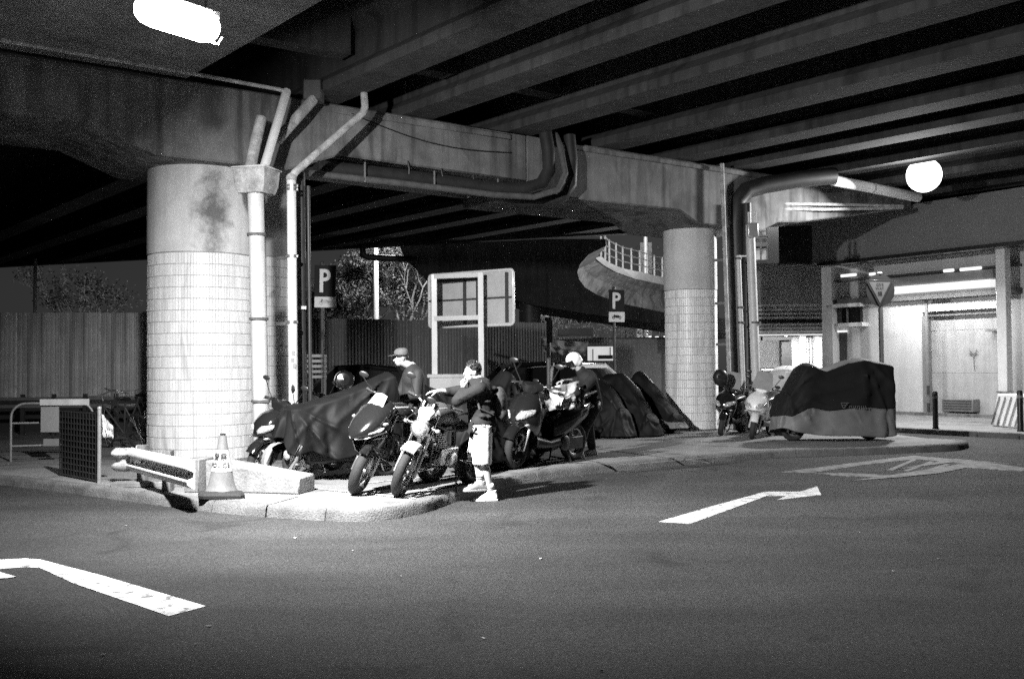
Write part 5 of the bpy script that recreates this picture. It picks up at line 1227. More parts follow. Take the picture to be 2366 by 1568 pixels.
# emblem and strokes of the faint lettering on its flank
q0 = gy(2000, 0, 0) if False else None
mb = MB(); Yl = p.y - .47
def lp(x, y): return gy(x, y, Yl)
for a_, b_ in (((1943, 931), (1949, 943)), ((1958, 931), (1950, 943)), ((1944, 930), (1962, 931)), ((1948, 935), (1958, 935))): mb.bar(lp(*a_), lp(*b_), .012, .006, up=(0, 1, 0))
for k_ in range(9):
    x = 1963 + k_ * 4.6; mb.bar(lp(x, 937), lp(x, 942.5), .01, .006, up=(0, 1, 0)); 
    if k_ % 2: mb.bar(lp(x - 3, 937.5 if k_ % 4 == 1 else 942), lp(x + 1, 937.5 if k_ % 4 == 1 else 942), .008, .006, up=(0, 1, 0))
EMB = mat('faded_print', .1, .8)
o = mb.build('lettering', EMB, None); ORG
o.parent = e; o.matrix_parent_inverse = Matrix(); bpy.context.view_layer.update(); o.matrix_world = Matrix.Translation(ORG[o.name])
# pale cover behind it
covered(gz(1830, 1003, KT) + V((.25, .9, 0)), HD4, [(-.6, 1.35), (-.1, 1.42), (.3, 1.45), (.55, 1.38)], (.8, .9, .42), .28, 'motorcycle under a pale crumpled cover, tucked behind the large covered scooter', m=TARPW, seed=14, folds=15, amp=.07, ws=.3)
# ---------------------------------------------------------------- people
SKIN = mat('skin', .4, .55, amt=.06, scale=8, spec=.4)
HAIR = mat('hair', .015, .5, amt=.3, scale=30, stretch=(1, 1, .2))
JACK = mat('dark_jacket', .02, .85, spec=.25, amt=.25, scale=6, bump=.3, bscale=25)
SHORTS = mat('pale_shorts', .8, .85, amt=.1, scale=5, bump=.2, bscale=20)
SHOE = mat('white_shoe', .85, .6, amt=.08); SOCK = mat('white_sock', .7, .9, amt=.05); DTROU = mat('dark_trousers', .03, .85, amt=.2)
def cap(mb, a, b, ra, rb, n=14, mid=None):
    a, b = V(a), V(b)
    pts = [a, a.lerp(b, .5), b]; rr = [ra, mid or (ra + rb) / 2, rb]
    if (a - b).length > 1e-4: mb.tube(pts, rr, n)
    mb.ball(a, ra, n); mb.ball(b, rb, n)
def eball(mb, c, r, M=None, n=16): mb.ball(c, r, n, M=M)
def headparts(mb, c, f, up=(0, 0, 1), s=1.0):      # c: centre of the head, f: where the face looks
    f = V(f).normalized(); u = V(up); u = (u - f * u.dot(f)).normalized(); l = u.cross(f)
    M = Matrix((f, l, u)).transposed().to_4x4(); M.translation = V(c); M = M @ Matrix.Scale(s, 4)
    mb.ball((-.012, 0, .022), (.098, .077, .1), 20, M=M)
    mb.ball((.03, 0, -.045), (.062, .056, .07), 18, M=M)
    mb.ball((.052, 0, -.085), (.028, .03, .024), 12, M=M)        # chin
    mb.tube([(.083, 0, .022), (.103, 0, -.012), (.112, 0, -.026)], [.009, .013, .016], 10, M=M); mb.ball((.108, 0, -.026), (.014, .018, .011), 10, M=M)   # nose
    mb.ball((.086, 0, -.054), (.014, .024, .007), 10, M=M); mb.ball((.084, 0, -.064), (.014, .021, .008), 10, M=M)          # lips
    mb.ball((.082, 0, .032), (.014, .05, .009), 10, M=M)                          # brow
    for s_ in (-1, 1):
        mb.ball((-.002, s_ * .078, -.008), (.022, .009, .032), 12, M=M)            # ear
        mb.ball((.05, s_ * .045, -.02), (.03, .02, .02), 10, M=M)
    return M
def face_details(M, head):
    for s_ in (-1, 1):
        mb = MB(); mb.ball((.083, s_ * .03, .012), (.009, .013, .008), 12, M=M); e = mb.build('eye', WHITE, head)
        mb = MB(); mb.ball((.090, s_ * .03, .012), (.004, .006, .006), 10, M=M); mb.build('iris', BLACK, e)
        mb = MB(); mb.tube([(.088, s_ * .014, .034), (.091, s_ * .03, .039), (.08, s_ * .048, .034)], [.004, .005, .003], 6, M=M); mb.build('eyebrow', HAIR, head)
def hair(M, parent, long=False, seed=3):
    random.seed(seed); mb = MB()
    mb.ball((-.025, 0, .045), (.102, .086, .095), 20, M=M); mb.ball((-.06, 0, -.005), (.055, .074, .075), 16, M=M)
    for _ in range(300):
        a = random.uniform(-math.pi, math.pi); ph = random.uniform(.15, 1.45)
        d = V((math.cos(ph) * math.cos(a), math.cos(ph) * math.sin(a), math.sin(ph)))
        if d.x > .72 and d.z < .6: continue
        p = V((-.02 + d.x * .1, d.y * .083, .045 + d.z * .095)); q = p + V((d.x * .022 + .012, d.y * .02, d.z * .026)) * random.uniform(.2, .75) + V((.0, 0, -.008 * (1 - d.z)))
        mb.tube([p * .95, q], [.017, .006], 5, M=M)
    return mb.build('hair', HAIR, parent)
def hand(mb, wrist, d, up, s=1.0, curl=.5, side=1):     # d: pointing, up: back of the hand
    d = V(d).normalized(); u = V(up); u = (u - d * u.dot(d)).normalized(); l = u.cross(d) * side
    M = Matrix((d, l, u)).transposed().to_4x4(); M.translation = V(wrist); M = M @ Matrix.Scale(s, 4)
    mb.ball((.045, 0, 0), (.05, .04, .018), 16, M=M); mb.ball((.07, 0, 0), (.03, .041, .015), 14, M=M); mb.ball((.02, 0, 0), (.032, .03, .02), 12, M=M)
    for k, (y, L) in enumerate(((-.031, .066), (-.0105, .075), (.0105, .07), (.03, .056))):
        p = V((.09, y, 0)); a = 0
        pts = [V((.07, y * .95, 0)), p]
        for seg in (.42, .32, .26):
            a += curl * (.55 + .1 * k); p = p + V((math.cos(a), y * .12, -math.sin(a))) * L * seg; pts.append(p)
        mb.tube(pts, [.0105, .0098, .0092, .0085, .007], 8, M=M); mb.ball(p, .0072, 8, M=M)
    mb.tube([(.02, -.026, -.004), (.045, -.052, -.012), (.068, -.058, -.024 - .01 * curl), (.088, -.052, -.034 - .02 * curl)], [.013, .0125, .011, .009], 8, M=M); mb.ball((.088, -.052, -.034 - .02 * curl), .009, 8, M=M)
def shoe(parent, ankle, d, zg, m=SHOE, pitch=0.0, L=.29):
    d = V((d[0], d[1], 0)).normalized(); M = Matrix((d, V((0, 0, 1)).cross(d), V((0, 0, 1)))).transposed().to_4x4(); M.translation = V((ankle[0], ankle[1], zg)); M = M @ Matrix.Rotation(pitch, 4, 'Y')
    mb = MB(); secs = [(-.085, .035, .022, .03), (-.075, .05, .036, .048), (-.03, .062, .04, .062), (.03, .062, .043, .06), (.08, .048, .047, .046), (.14, .03, .05, .028), (.185, .026, .038, .022), (.205, .022, .018, .014)]
    mb.loft([[q + V((0, 0, 0)) for q in sec(x, zc, hw, hh, 2.4, 16)] for x, zc, hw, hh in secs], M=M)
    mb.tube([(-.035, 0, .08), (-.03, 0, .125)], [.044, .046], 14, M=M)
    o = mb.build('shoe', m, parent, voxel=.007, smo=3)
    mb = MB(); mb.prism([(x, y) for x, y in ((-.09, -.03), (-.04, -.043), (.03, -.045), (.1, -.053), (.16, -.05), (.2, -.03), (.212, 0), (.2, .03), (.16, .05), (.1, .053), (.03, .045), (-.04, .043), (-.09, .03))], 0, .026, M=M); mb.build('sole', m, o, bevel=.006)
    return M

# the man in the dark hoodie and pale shorts, standing in profile on the road edge
fp = gz(1126, 1157, 0); X0, Y0 = fp.x, fp.y
def W(x, y, Y): return gy(x, y, Y)
man = empty('person', (X0, Y0, 0), 'man in dark hooded jacket and pale knee shorts, hand raised to his mouth', 'person')
fwd = V((-.86, .2, 0)).normalized(); fwd = V((-.95, -.05, 0)).normalized()
hip = V((X0 - .06, Y0 + .12, .90)); lf = V((0, -1, 0)) if False else V((.05, -.95, 0)).normalized()      # his left side faces the camera
chest = hip + V((-.02, 0, .38)); neck = chest + V((-.03, 0, .16)); hc = W(1091, 860, Y0 + .12)
hL = hip + lf * .09; hR = hip - lf * .09
aL = V((X0 + .035, Y0 + .02, .09)); kL = hL.lerp(aL, .5) + fwd * .05
q2 = gz(1103, 1134, KT); aR = V((q2.x + .03, q2.y + .0, KT + .10)); kR = hR.lerp(aR, .5) + fwd * .06
fd = V((-.88, -.47, 0.02)).normalized()
shL = chest + lf * .19 + V((0, 0, .06)); shR = chest - lf * .19 + V((0, 0, .06))
hnd = W(1064, 884, Y0 - .02); elL = W(1056, 926, Y0 - .1); wrL = hnd + V((.03, -.0, -.07))
elR = W(1040, 905, Y0 + .25); wrR = W(1012, 903, Y0 + .12)
mb = MB(); HM1 = headparts(mb, hc, fd, s=.98)
cap(mb, hc + V((.02, 0, -.05)), neck, .052, .06); cap(mb, neck, chest, .07, .13); mb.ball(chest, (.12, .17, .16), 16); mb.ball(hip, (.11, .16, .13), 16); cap(mb, chest, hip, .13, .12)
for a_, e_, w_ in ((shL, elL, wrL), (shR, elR, wrR)): cap(mb, a_, e_, .052, .042); cap(mb, e_, w_, .042, .027)
for h_, k_, a_ in ((hL, kL, aL), (hR, kR, aR)):
    cap(mb, h_, k_, .088, .055); cap(mb, k_, k_.lerp(a_, .35) + V((.015, 0, 0)), .05, .056); cap(mb, k_.lerp(a_, .35) + V((.015, 0, 0)), a_, .056, .034); cap(mb, a_, a_ + fwd * .12 + V((0, 0, -.05)), .035, .03)
hand(mb, wrL, (-.15, .1, .95), (-.8, -.5, 0), .95, .9, 1); hand(mb, wrR, (-.97, -.1, -.1), (0, -.2, 1), .95, .35, -1)
body = mb.build('body', SKIN, man, voxel=.0075, smo=3)
face_details(HM1, body); hair(HM1, man, seed=2)
mb = MB(); mb.tube([hnd + V((.02, -.02, .02)), hnd + V((.06, -.03, .03))], .004, 6); mb.build('cigarette', WHITE, man)
mb = MB(); cap(mb, neck + V((0, 0, -.03)), chest, .085, .16); mb.ball(chest, (.165, .215, .2), 18); cap(mb, chest, hip + V((0, 0, .02)), .165, .165); mb.ball(hip + V((.0, 0, .02)), (.17, .2, .15), 18); mb.ball(hip + V((.0, 0, -.06)), (.172, .2, .09), 18)
for s_ in (-1, 1): mb.ball(hip + V((.02 * s_, -.07, .03 * s_ - .08)), (.14, .11, .09), 14)
mb.ball(neck + V((.075, .0, -.04)), (.085, .11, .07), 16); mb.ball(neck + V((-.03, 0, -.03)), (.1, .11, .06), 14)          # hood
cap(mb, shL, elL, .085, .07); cap(mb, elL, wrL + V((.005, 0, -.015)), .07, .048); cap(mb, shR, elR, .08, .062); cap(mb, elR, elR.lerp(wrR, .3), .06, .05); cap(mb, chest, shL, .13, .085); cap(mb, chest, shR, .13, .08)
random.seed(11)
for _ in range(26):
    a_ = random.uniform(0, 6.28); z_ = random.uniform(-.12, .45); c_ = hip + V((.14 * math.cos(a_), .18 * math.sin(a_), z_)); mb.ball(c_, (.05, .05, .018), 8)
for t_ in (.2, .4, .6, .8): mb.ball(shL.lerp(elL, t_) + V((-.02, -.05, 0)), (.05, .04, .014), 8); mb.ball(elL.lerp(wrL, t_) + V((0, -.03, 0)), (.045, .035, .012), 8)
jk = mb.build('jacket', JACK, man, voxel=.012, smo=3)
mb = MB(); mb.ball(hip + V((-.1, -.17, -.02)), (.012, .012, .012), 10); mb.build('zip_pull', CHROME, jk); mb = MB(); mb.ball(hip + V((-.13, -.19, .06)), (.01, .01, .01), 10); mb.build('snap', CHROME, jk)
mb = MB(); mb.box(hip + V((.02, -.215, 0)), (.035, .006, .035)); mb.build('badge', GREY, jk)
mb = MB(); mb.ball(hip + V((.21, .08, .26)), (.1, .14, .2), 16); mb.ball(hip + V((.24, .08, .12)), (.08, .13, .1), 14); bpk = mb.build('backpack', mat('backpack_fabric', .03, .8, bump=.3, bscale=40), man, voxel=.012, smo=3)
mb = MB(); mb.tube([shL + V((.1, .04, -.02)), shL + V((.02, -.02, .09)), shL + V((-.08, .02, .0)), hip + V((-.02, -.19, .2)), hip + V((.14, -.1, .12))], .016, 8); mb.build('strap', mat('strap', .05, .7), man)
mb = MB()
for h_, k_ in ((hL, kL), (hR, kR)):
    kk = k_ + V((.0, 0, -.06)); mb.tube([h_ + V((0, 0, .0)), h_.lerp(kk, .5), kk], [.125, .12, .115], 20)
mb.ball(hip + V((0, 0, -.04)), (.14, .19, .12), 16)
for k in range(8): a_ = k * .8; mb.ball(kL + V((.1 * math.cos(a_), .1 * math.sin(a_), .05 * (k % 3))), (.02, .02, .08), 8)
mb.build('shorts', SHORTS, man, voxel=.011, smo=4)
for a_, dz in ((aL, 0), (aR, 0)):
    mb = MB(); cap(mb, a_ + V((0, 0, -.02)), a_ + V((.005, 0, .085)), .042, .046); sk = mb.build('sock', SOCK, man)
    for z_ in (.05, .072):
        mb = MB(); mb.lathe([(.0475, -.005), (.0475, .005)], Matrix.Translation(a_ + V((.003, 0, z_))), 16); mb.build('stripe', BLACK, sk)
shoe(man, aL + V((-.0, 0, 0)), fwd, 0.0, L=.3); shoe(man, aR, V((-.9, -.35, 0)), KT, mat('grey_shoe', .3, .7))

def person_simple(loc, zg, H, head_px, label, pose): pass
# man in a cap behind the dark tarpaulin
Y = 14.35; p = V((gy(950, 900, Y).x, Y, KT))
m2 = empty('person', p, 'man in a cap and dark jacket standing behind the tarpaulin, looking left', 'person')
hc = gy(926, 827, Y - .05); hip = p + V((.03, 0, .92)); chest = hip + V((0, 0, .40)); neck = chest + V((-.02, 0, .17)); f2 = V((-.85, -.5, -.12)).normalized(); lf = V((.4, -.9, 0)).normalized()
sh1 = chest + lf * .2 + V((0, 0, .06)); sh2 = chest - lf * .2 + V((0, 0, .06)); el1 = sh1 + V((-.02, -.08, -.3)); wr1 = el1 + V((-.2, -.12, -.04)); el2 = sh2 + V((-.12, 0, -.28)); wr2 = el2 + V((-.2, -.1, .02))
mb = MB(); HM2 = headparts(mb, hc, f2); cap(mb, hc + V((.02, 0, -.06)), neck, .055, .06); cap(mb, neck, chest, .07, .14); cap(mb, chest, hip, .14, .13)
for a_, e_, w_, s_ in ((sh1, el1, wr1, 1), (sh2, el2, wr2, -1)): cap(mb, a_, e_, .055, .043); cap(mb, e_, w_, .042, .028); hand(mb, w_, (-.9, -.3, -.1), (0, 0, 1), .95, .6, s_)
for s_ in (-1, 1):
    h_ = hip + lf * .09 * s_; a_ = p + lf * .1 * s_ + V((0, 0, .08)); k_ = h_.lerp(a_, .5) + f2 * .03; cap(mb, h_, k_, .09, .056); cap(mb, k_, a_, .055, .036); cap(mb, a_, a_ + V((-.12, -.05, -.04)), .035, .03)
b2 = mb.build('body', SKIN, m2, voxel=.009, smo=3); face_details(HM2, b2)
mb = MB(); mb.ball((-.012, 0, .05), (.108, .09, .075), 20, M=HM2); mb.ball((-.06, 0, 0), (.058, .076, .06), 14, M=HM2); mb.build('hair', HAIR, m2)
mb = MB(); mb.lathe([(.1, .0), (.108, .03), (.1, .07), (.06, .1), (0, .108)], HM2 @ Matrix.Translation((-.015, 0, .04)) @ Matrix.Scale(.88, 4, (0, 1, 0)), 22); mb.loft([[HM2 @ V((x, y, z)) for y, z in ((-.07, .052), (0, .06), (.07, .052), (.06, .046), (0, .053), (-.06, .046))] for x in (.07, .12, .165)]); mb.build('cap', mat('cap_fabric', .12, .8), m2)
mb = MB(); cap(mb, neck + V((0, 0, -.03)), chest, .09, .17); mb.ball(chest, (.16, .22, .2), 18); cap(mb, chest, hip, .165, .16); mb.ball(hip, (.16, .19, .13), 16)
for a_, e_, w_ in ((sh1, el1, wr1), (sh2, el2, wr2)): cap(mb, chest + V((0, 0, .04)), a_, .13, .085); cap(mb, a_, e_, .085, .07); cap(mb, e_, w_, .068, .05)
mb.build('jacket', mat('black_jacket', .025, .75, bump=.3, bscale=20), m2, voxel=.012, smo=4)
mb = MB()
for s_ in (-1, 1):
    h_ = hip + lf * .09 * s_; a_ = p + lf * .1 * s_ + V((0, 0, .1)); k_ = h_.lerp(a_, .5) + f2 * .03; mb.tube([h_, k_, a_], [.115, .085, .07], 16)
mb.ball(hip + V((0, 0, -.04)), (.14, .17, .12), 14); mb.build('trousers', DTROU, m2, voxel=.012, smo=4)
for s_ in (-1, 1): shoe(m2, p + lf * .1 * s_, (-.9, -.4, 0), KT, BLACK)

# rider in the white helmet leaning over the dark scooter
Y = 16.0; p = gz(1352, 1062, KT)
m3 = empty('person', p, 'rider in a white helmet and dark jacket bending over the scooter with the shiny cloth', 'person')
hc = gy(1326, 836, Y - .1); hip = V((gy(1372, 920, Y).x, Y + .05, .98)); chest = gy(1357, 877, Y); neck = chest.lerp(hc, .55) + V((.02, 0, -.02)); f3 = V((-.8, -.35, -.45)).normalized(); lf = V((.3, -.95, 0)).normalized()
sh1 = chest + lf * .19; sh2 = chest - lf * .17; el1 = gy(1345, 905, Y - .35); wr1 = gy(1330, 905, Y - .55) + V((0, 0, .0)); wr1 = gy(1322, 886, Y - .6); el2 = gy(1322, 880, Y + .1); wr2 = gy(1300, 880, Y - .25)
mb = MB(); HM3 = headparts(mb, hc, f3); cap(mb, hc + V((.03, 0, -.05)), neck, .055, .06); cap(mb, neck, chest, .07, .13); cap(mb, chest, hip, .14, .13)
for a_, e_, w_, s_ in ((sh1, el1, wr1, 1), (sh2, el2, wr2, -1)): cap(mb, a_, e_, .055, .043); cap(mb, e_, w_, .042, .028); hand(mb, w_, (-.8, -.4, -.2), (0, 0, 1), .95, .8, s_)
legs = []
for s_, ax_, ay in ((1, 1338, 1060), (-1, 1368, 1052)):
    h_ = hip + lf * .09 * s_; a_ = gz(ax_, ay, KT) + V((0, 0, .09)); k_ = h_.lerp(a_, .5) + V((-.05, -.03, 0)); legs.append((h_, k_, a_)); cap(mb, h_, k_, .09, .056); cap(mb, k_, a_, .055, .036); cap(mb, a_, a_ + V((-.12, -.05, -.04)), .035, .03)
b3 = mb.build('body', SKIN, m3, voxel=.009, smo=3); face_details(HM3, b3)
mb = MB(); mb.ball((-.012, 0, .035), (.135, .118, .125), 24, M=HM3); mb.ball((-.05, 0, -.02), (.1, .11, .09), 18, M=HM3); hl = mb.build('helmet', mat('helmet_white', .8, .25, amt=.05, coat=.3), m3, voxel=.012, smo=3)
mb = MB(); mb.lathe([(.142, -.05), (.146, 0), (.142, .03)], HM3 @ Matrix.Translation((-.005, 0, .035)) @ Matrix.Scale(.9, 4, (0, 1, 0)), 20, R(-60), R(60)); mb.build('visor', GLASSB, hl)
mb = MB(); cap(mb, neck, chest, .09, .16); mb.ball(chest, (.16, .2, .17), 18); cap(mb, chest, hip, .165, .15); mb.ball(hip, (.15, .18, .12), 16)
cap(mb, chest, sh1, .13, .085); cap(mb, sh1, el1, .085, .065); cap(mb, el1, wr1, .062, .05); cap(mb, chest, sh2, .13, .085); cap(mb, sh2, el2, .08, .06)
mb.build('jacket', JACK, m3, voxel=.012, smo=4)
mb = MB()
for h_, k_, a_ in legs: mb.tube([h_, k_, a_ + V((0, 0, .03))], [.115, .085, .07], 16)
mb.ball(hip + V((0, 0, -.04)), (.14, .17, .12), 14); mb.build('trousers', DTROU, m3, voxel=.012, smo=4)
for h_, k_, a_ in legs: shoe(m3, a_, (-.95, -.2, 0), KT)

# ---------------------------------------------------------------- signs
def parking_sign(x0, x1, yt, ym, yb, xp, Y, label, tilt=0.0):
    c = gy((x0 + x1) / 2, (yt + ym) / 2, Y); wd = (x1 - x0) / FPX * Y; h1 = (ym - yt) / FPX * Y; h2 = (yb - ym) / FPX * Y
    root = empty('parking_sign', (gy(xp, 900, Y).x, Y, KT), label, 'parking sign')
    px = root.location.x; mb = MB(); mb.tube([(px, Y + .05, KT), (px, Y + .05, c.z + h1 * .56)], .04, 12); mb.ball((px, Y + .05, c.z + h1 * .56), .05, 10); mb.build('pole', DGREY, root)
    M = frame_M(c, (1, .12, -.015), (0, 0, 1)); M2 = frame_M(c + V((0, 0, -h1 / 2 - h2 / 2)), (1, .12, -.015), (0, 0, 1))
    mb = MB(); mb.box((0, 0, 0), (wd, h1 - .01, .02), M); pl = mb.build('plate', mat('sign_blue', .014, .7, amt=.1, spec=.2), root, bevel=.006)
    mb = MB(); w2 = wd * .52; L_ = h1 * .74; st = wd * .17; x_ = -w2 / 2; rings = []
    o_ = [(x_, -L_ / 2), (x_ + st, -L_ / 2), (x_ + st, -L_ * .02)]; yb_, yt_ = -L_ * .02, L_ / 2; rad = (yt_ - yb_) / 2; cx_ = w2 / 2 - rad; cy_ = (yt_ + yb_) / 2
    out = o_ + [(cx_ + rad * math.cos(R(a)), cy_ + rad * math.sin(R(a))) for a in range(-90, 91, 15)] + [(x_, L_ / 2)]
    ri = rad - st; inn = [(x_ + st, yb_ + st)] + [(cx_ + ri * math.cos(R(a)), cy_ + ri * math.sin(R(a))) for a in range(-90, 91, 15)] + [(x_ + st, yt_ - st)]
    def quadstrip(pa, pb):
        vs = [(x, y, .014) for x, y in pa] + [(x, y, .014) for x, y in pb]; n = len(pa); mb.add(vs, [(i, i + 1, n + i + 1, n + i) for i in range(n - 1)], M)
    A_ = [(cx_, yb_)] + [(cx_ + rad * math.cos(R(a)), cy_ + rad * math.sin(R(a))) for a in range(-75, 76, 15)] + [(cx_, yt_)]; B_ = [(cx_, yb_ + st)] + [(cx_ + ri * math.cos(R(a)), cy_ + ri * math.sin(R(a))) for a in range(-75, 76, 15)] + [(cx_, yt_ - st)]
    quadstrip(A_, B_)
    for q in ((x_, -L_ / 2, x_ + st, L_ / 2), (x_ + st + .0, yb_, cx_, yb_ + st), (x_ + st + .0, yt_ - st, cx_, yt_)):
        mb.add([(q[0], q[1], .014), (q[2], q[1], .014), (q[2], q[3], .014), (q[0], q[3], .014)], [(0, 1, 2, 3)], M)
    mb.build('letter', mat('sign_white', .62, .5, amt=.06), pl, smooth=False)
    mb = MB(); mb.box((0, 0, .002), (wd * 1.02, h2 - .005, .02), M2); pl = mb.build('lower_plate', mat('sign_white', .62, .5), root, bevel=.01)
    mb = MB(); r = wd * .1                                           # little motorcycle
    for s_ in (-1, 1): mb.lathe([(r * .55, 0), (r, 0)], M2 @ Matrix.Translation((s_ * wd * .2, -wd * .04, .014)), 18)
    for q in ((-.2, -.02, .0, .08), (0, .08, .2, -.02), (-.14, .07, .16, .07), (-.05, -.04, .08, -.03), (-.12, .0, .1, .0), (-.14, .14, -.2, -.02)): a_ = M2 @ V((q[0] * wd, q[1] * wd, .015)); b_ = M2 @ V((q[2] * wd, q[3] * wd, .015)); mb.bar(a_, b_, wd * .07, .002, up=(0, 1, 0))
    mb.build('motorcycle_pictogram', BLACK, pl, smooth=False)
parking_sign(727, 776, 612, 685, 711, 744, 20.7, 'dark parking sign P with motorcycle plate, on a pole beside the white downpipe')
parking_sign(1406, 1443, 669, 720, 744, 1421, 28.0, 'farther parking sign P with motorcycle plate, left of the slimmer column')

# the big board seen from behind
YB = 21.0; L0_, R0_ = gy(992, 696, 21.6), gy(1186, 690, 20.4)
bo = empty('sign_board', (gy(1060, 900, YB).x, YB, KT), 'back of a large road sign board on two pale posts and a cross frame', 'sign board')
xr = (R0_ - L0_); wd = xr.length; cM = (L0_ + R0_) / 2; hgt = 1.13; M = frame_M((cM.x, cM.y, 0) , (xr.x, xr.y, 0), (0, 0, 1)); zc = zat(1089, 691, YB)
M = Matrix.Translation((0, 0, zc)) @ M
mb = MB(); mb.box((0, 0, 0), (wd, hgt, .015), M); mb.build('panel', mat('board_back', .55, .45, amt=.12, scale=4, streak=.1), bo, bevel=.003)
mb = MB(); hw, hh = wd / 2, hgt / 2; cr = .07; pts = []
for cx_, cy_, a0 in ((hw - cr, hh - cr, 0), (-hw + cr, hh - cr, 90), (-hw + cr, -hh + cr, 180), (hw - cr, -hh + cr, 270)): pts += [M @ V((cx_ + cr * math.cos(R(a0 + k * 30)), cy_ + cr * math.sin(R(a0 + k * 30)), .0)) for k in range(4)]
mb.tube(pts, .032, 8, closed=True); mb.build('rim', WHITE, bo)
for y_ in (0.0,):  # dark stiffeners added to stand in for shadows across the board back
    mb = MB(); mb.box((0, y_, .035), (wd - .06, .03, .05), M); mb.build('shade_stiffener', DGREY, bo)
for x_ in (-hw + .17, -.12, .12 + .1, hw - .14):
    mb = MB(); mb.box((x_, 0, .03), (.06, hgt - .1, .045), M); mb.build('shade_stiffener', DGREY, bo)
mb = MB(); mb.box((-.25, hh - .14, .03), (wd * .6, .07, .045), M); mb.build('shade_stiffener', DGREY, bo)
pl = gy(1007, 862, YB + .1); pr = gy(1113, 862, YB - .25)
for q in (pl, pr):
    mb = MB(); mb.box((q.x, q.y - .28, (KT + zc + hgt / 2 - .05) / 2), (.115, .1, zc + hgt / 2 - .05 - KT)); mb.build('post', WHITE, bo, bevel=.006)
a_, b_ = V((pl.x, pl.y - .28, 0)), V((pr.x, pr.y - .28, 0))
for z_ in (zc + hgt / 2 - .1, zc - hgt / 2 + .15):
    mb = MB(); mb.bar(a_ + V((0, 0, z_)), b_ + V((0, 0, z_)), .1, .1); mb.build('cross_beam', WHITE, bo, bevel=.006)
mb = MB(); q = gy(1020, 868, YB - .5); mb.box((q.x + .2, q.y, q.z), (.95, .5, .07)); mb.box((q.x + .2, q.y, q.z / 2), (.85, .45, q.z)); tag(mb.build('utility_cabinet', PAINTC, bevel=.01), 'pale-topped low cabinet at the foot of the sign board posts', 'cabinet')
# dark topped post and crumpled banner
Y = 24.0; q = gy(1268, 900, Y); po = empty('sign_post', (q.x, Y, KT), 'grey post with a dark narrow back plate in front of the crumpled banner', 'post')
mb = MB(); mb.tube([(q.x, Y, KT), (q.x, Y, zat(1268, 738, Y))], .045, 12); mb.build('pole', GREY, po)
mb = MB(); mb.box((q.x + .03, Y - .06, zat(1268, 765, Y)), (.14, .05, .55)); mb.ball((q.x, Y, zat(1268, 737, Y)), (.09, .07, .04), 12); mb.build('back_plate', DGREY, po, bevel=.01)
Y = 30.0; cloth_patch('banner', gy(1250, 779, Y), gy(1360, 790, Y), gy(1350, 828, Y), gy(1256, 812, Y), mat('banner_cloth', .4, .8, amt=.4, scale=2), 'pale crumpled banner sagging on the hoarding behind the post', n=30, wr=.12, sag=.1, seed=21)
bx('banner_rail', 1246, 776, 1362, 780, 30.2, .08, GREY, 'pale rail carrying the crumpled banner', 'rail')
bx('dark_awning', 1290, 758, 1370, 776, 34, .5, BLACK, 'black folded awning above the crumpled banner', 'awning')
ws_ = empty('notice_board', gy(1388, 950, 33), 'small bright white board on the grey wall above the pale car', 'notice board')
bx('panel', 1358, 800, 1418, 833, 33.4, .06, mat('backlit_panel', .8, .5, emit=.55), parent=ws_)
bx('dark_patch', 1382, 820, 1416, 829, 33.3, .05, BLACK, parent=ws_); bx('frame', 1369, 806, 1371, 833, 33.3, .05, GREY, parent=ws_); bx('frame', 1409, 802, 1411, 822, 33.3, .05, GREY, parent=ws_)
bx('post', 1360, 833, 1364, 950, 33.4, .08, GREY, parent=ws_)
# give-way sign
Y = 24.0; c = gy(2031, 668, Y); gs = empty('give_way_sign', (gy(2041, 900, Y).x, Y, KT), 'give way triangle on a dark round backing, on a pole behind the covered scooter', 'road sign')
mb = MB(); mb.tube([(gs.location.x, Y + .06, KT), (c.x + .05, Y + .06, c.z + .36)], .055, 12); mb.build('pole', DGREY, gs)
M = frame_M(c, (1, .25, 0), (0, 0, 1)); mb = MB(); mb.lathe([(0, -.015), (.39, -.015), (.39, .012), (0, .012)], M @ Matrix.Translation((.03, -.02, 0)), 32); mb.build('backing', BLACK, gs)
def tri(r, z0, z1): return MB().prism([(r * math.cos(R(a)), r * math.sin(R(a))) for a in (-90, 30, 150)], z0, z1, M=M)
tri(.44, .013, .03).build('border', BLACK, gs, bevel=.004); tri(.34, .031, .036).build('plate', mat('sign_dull', .06, .5), gs, smooth=False)
Mt = Matrix.Translation(-ORG[gs.name]) @ M
add_text('lettering', 'GIVE', .1, BLACK, gs, Mt @ Matrix.Translation((0, .1, .037))); add_text('lettering', 'WAY', .1, BLACK, gs, Mt @ Matrix.Translation((0, .01, .037))); add_text('lettering', '\u8b93', .13, BLACK, gs, Mt @ Matrix.Translation((0, -.12, .037)))
mb = MB(); mb.ball(c + V((.03, .02, .39)), (.06, .05, .03), 12); mb.build('lamp_cap', WHITE, gs)

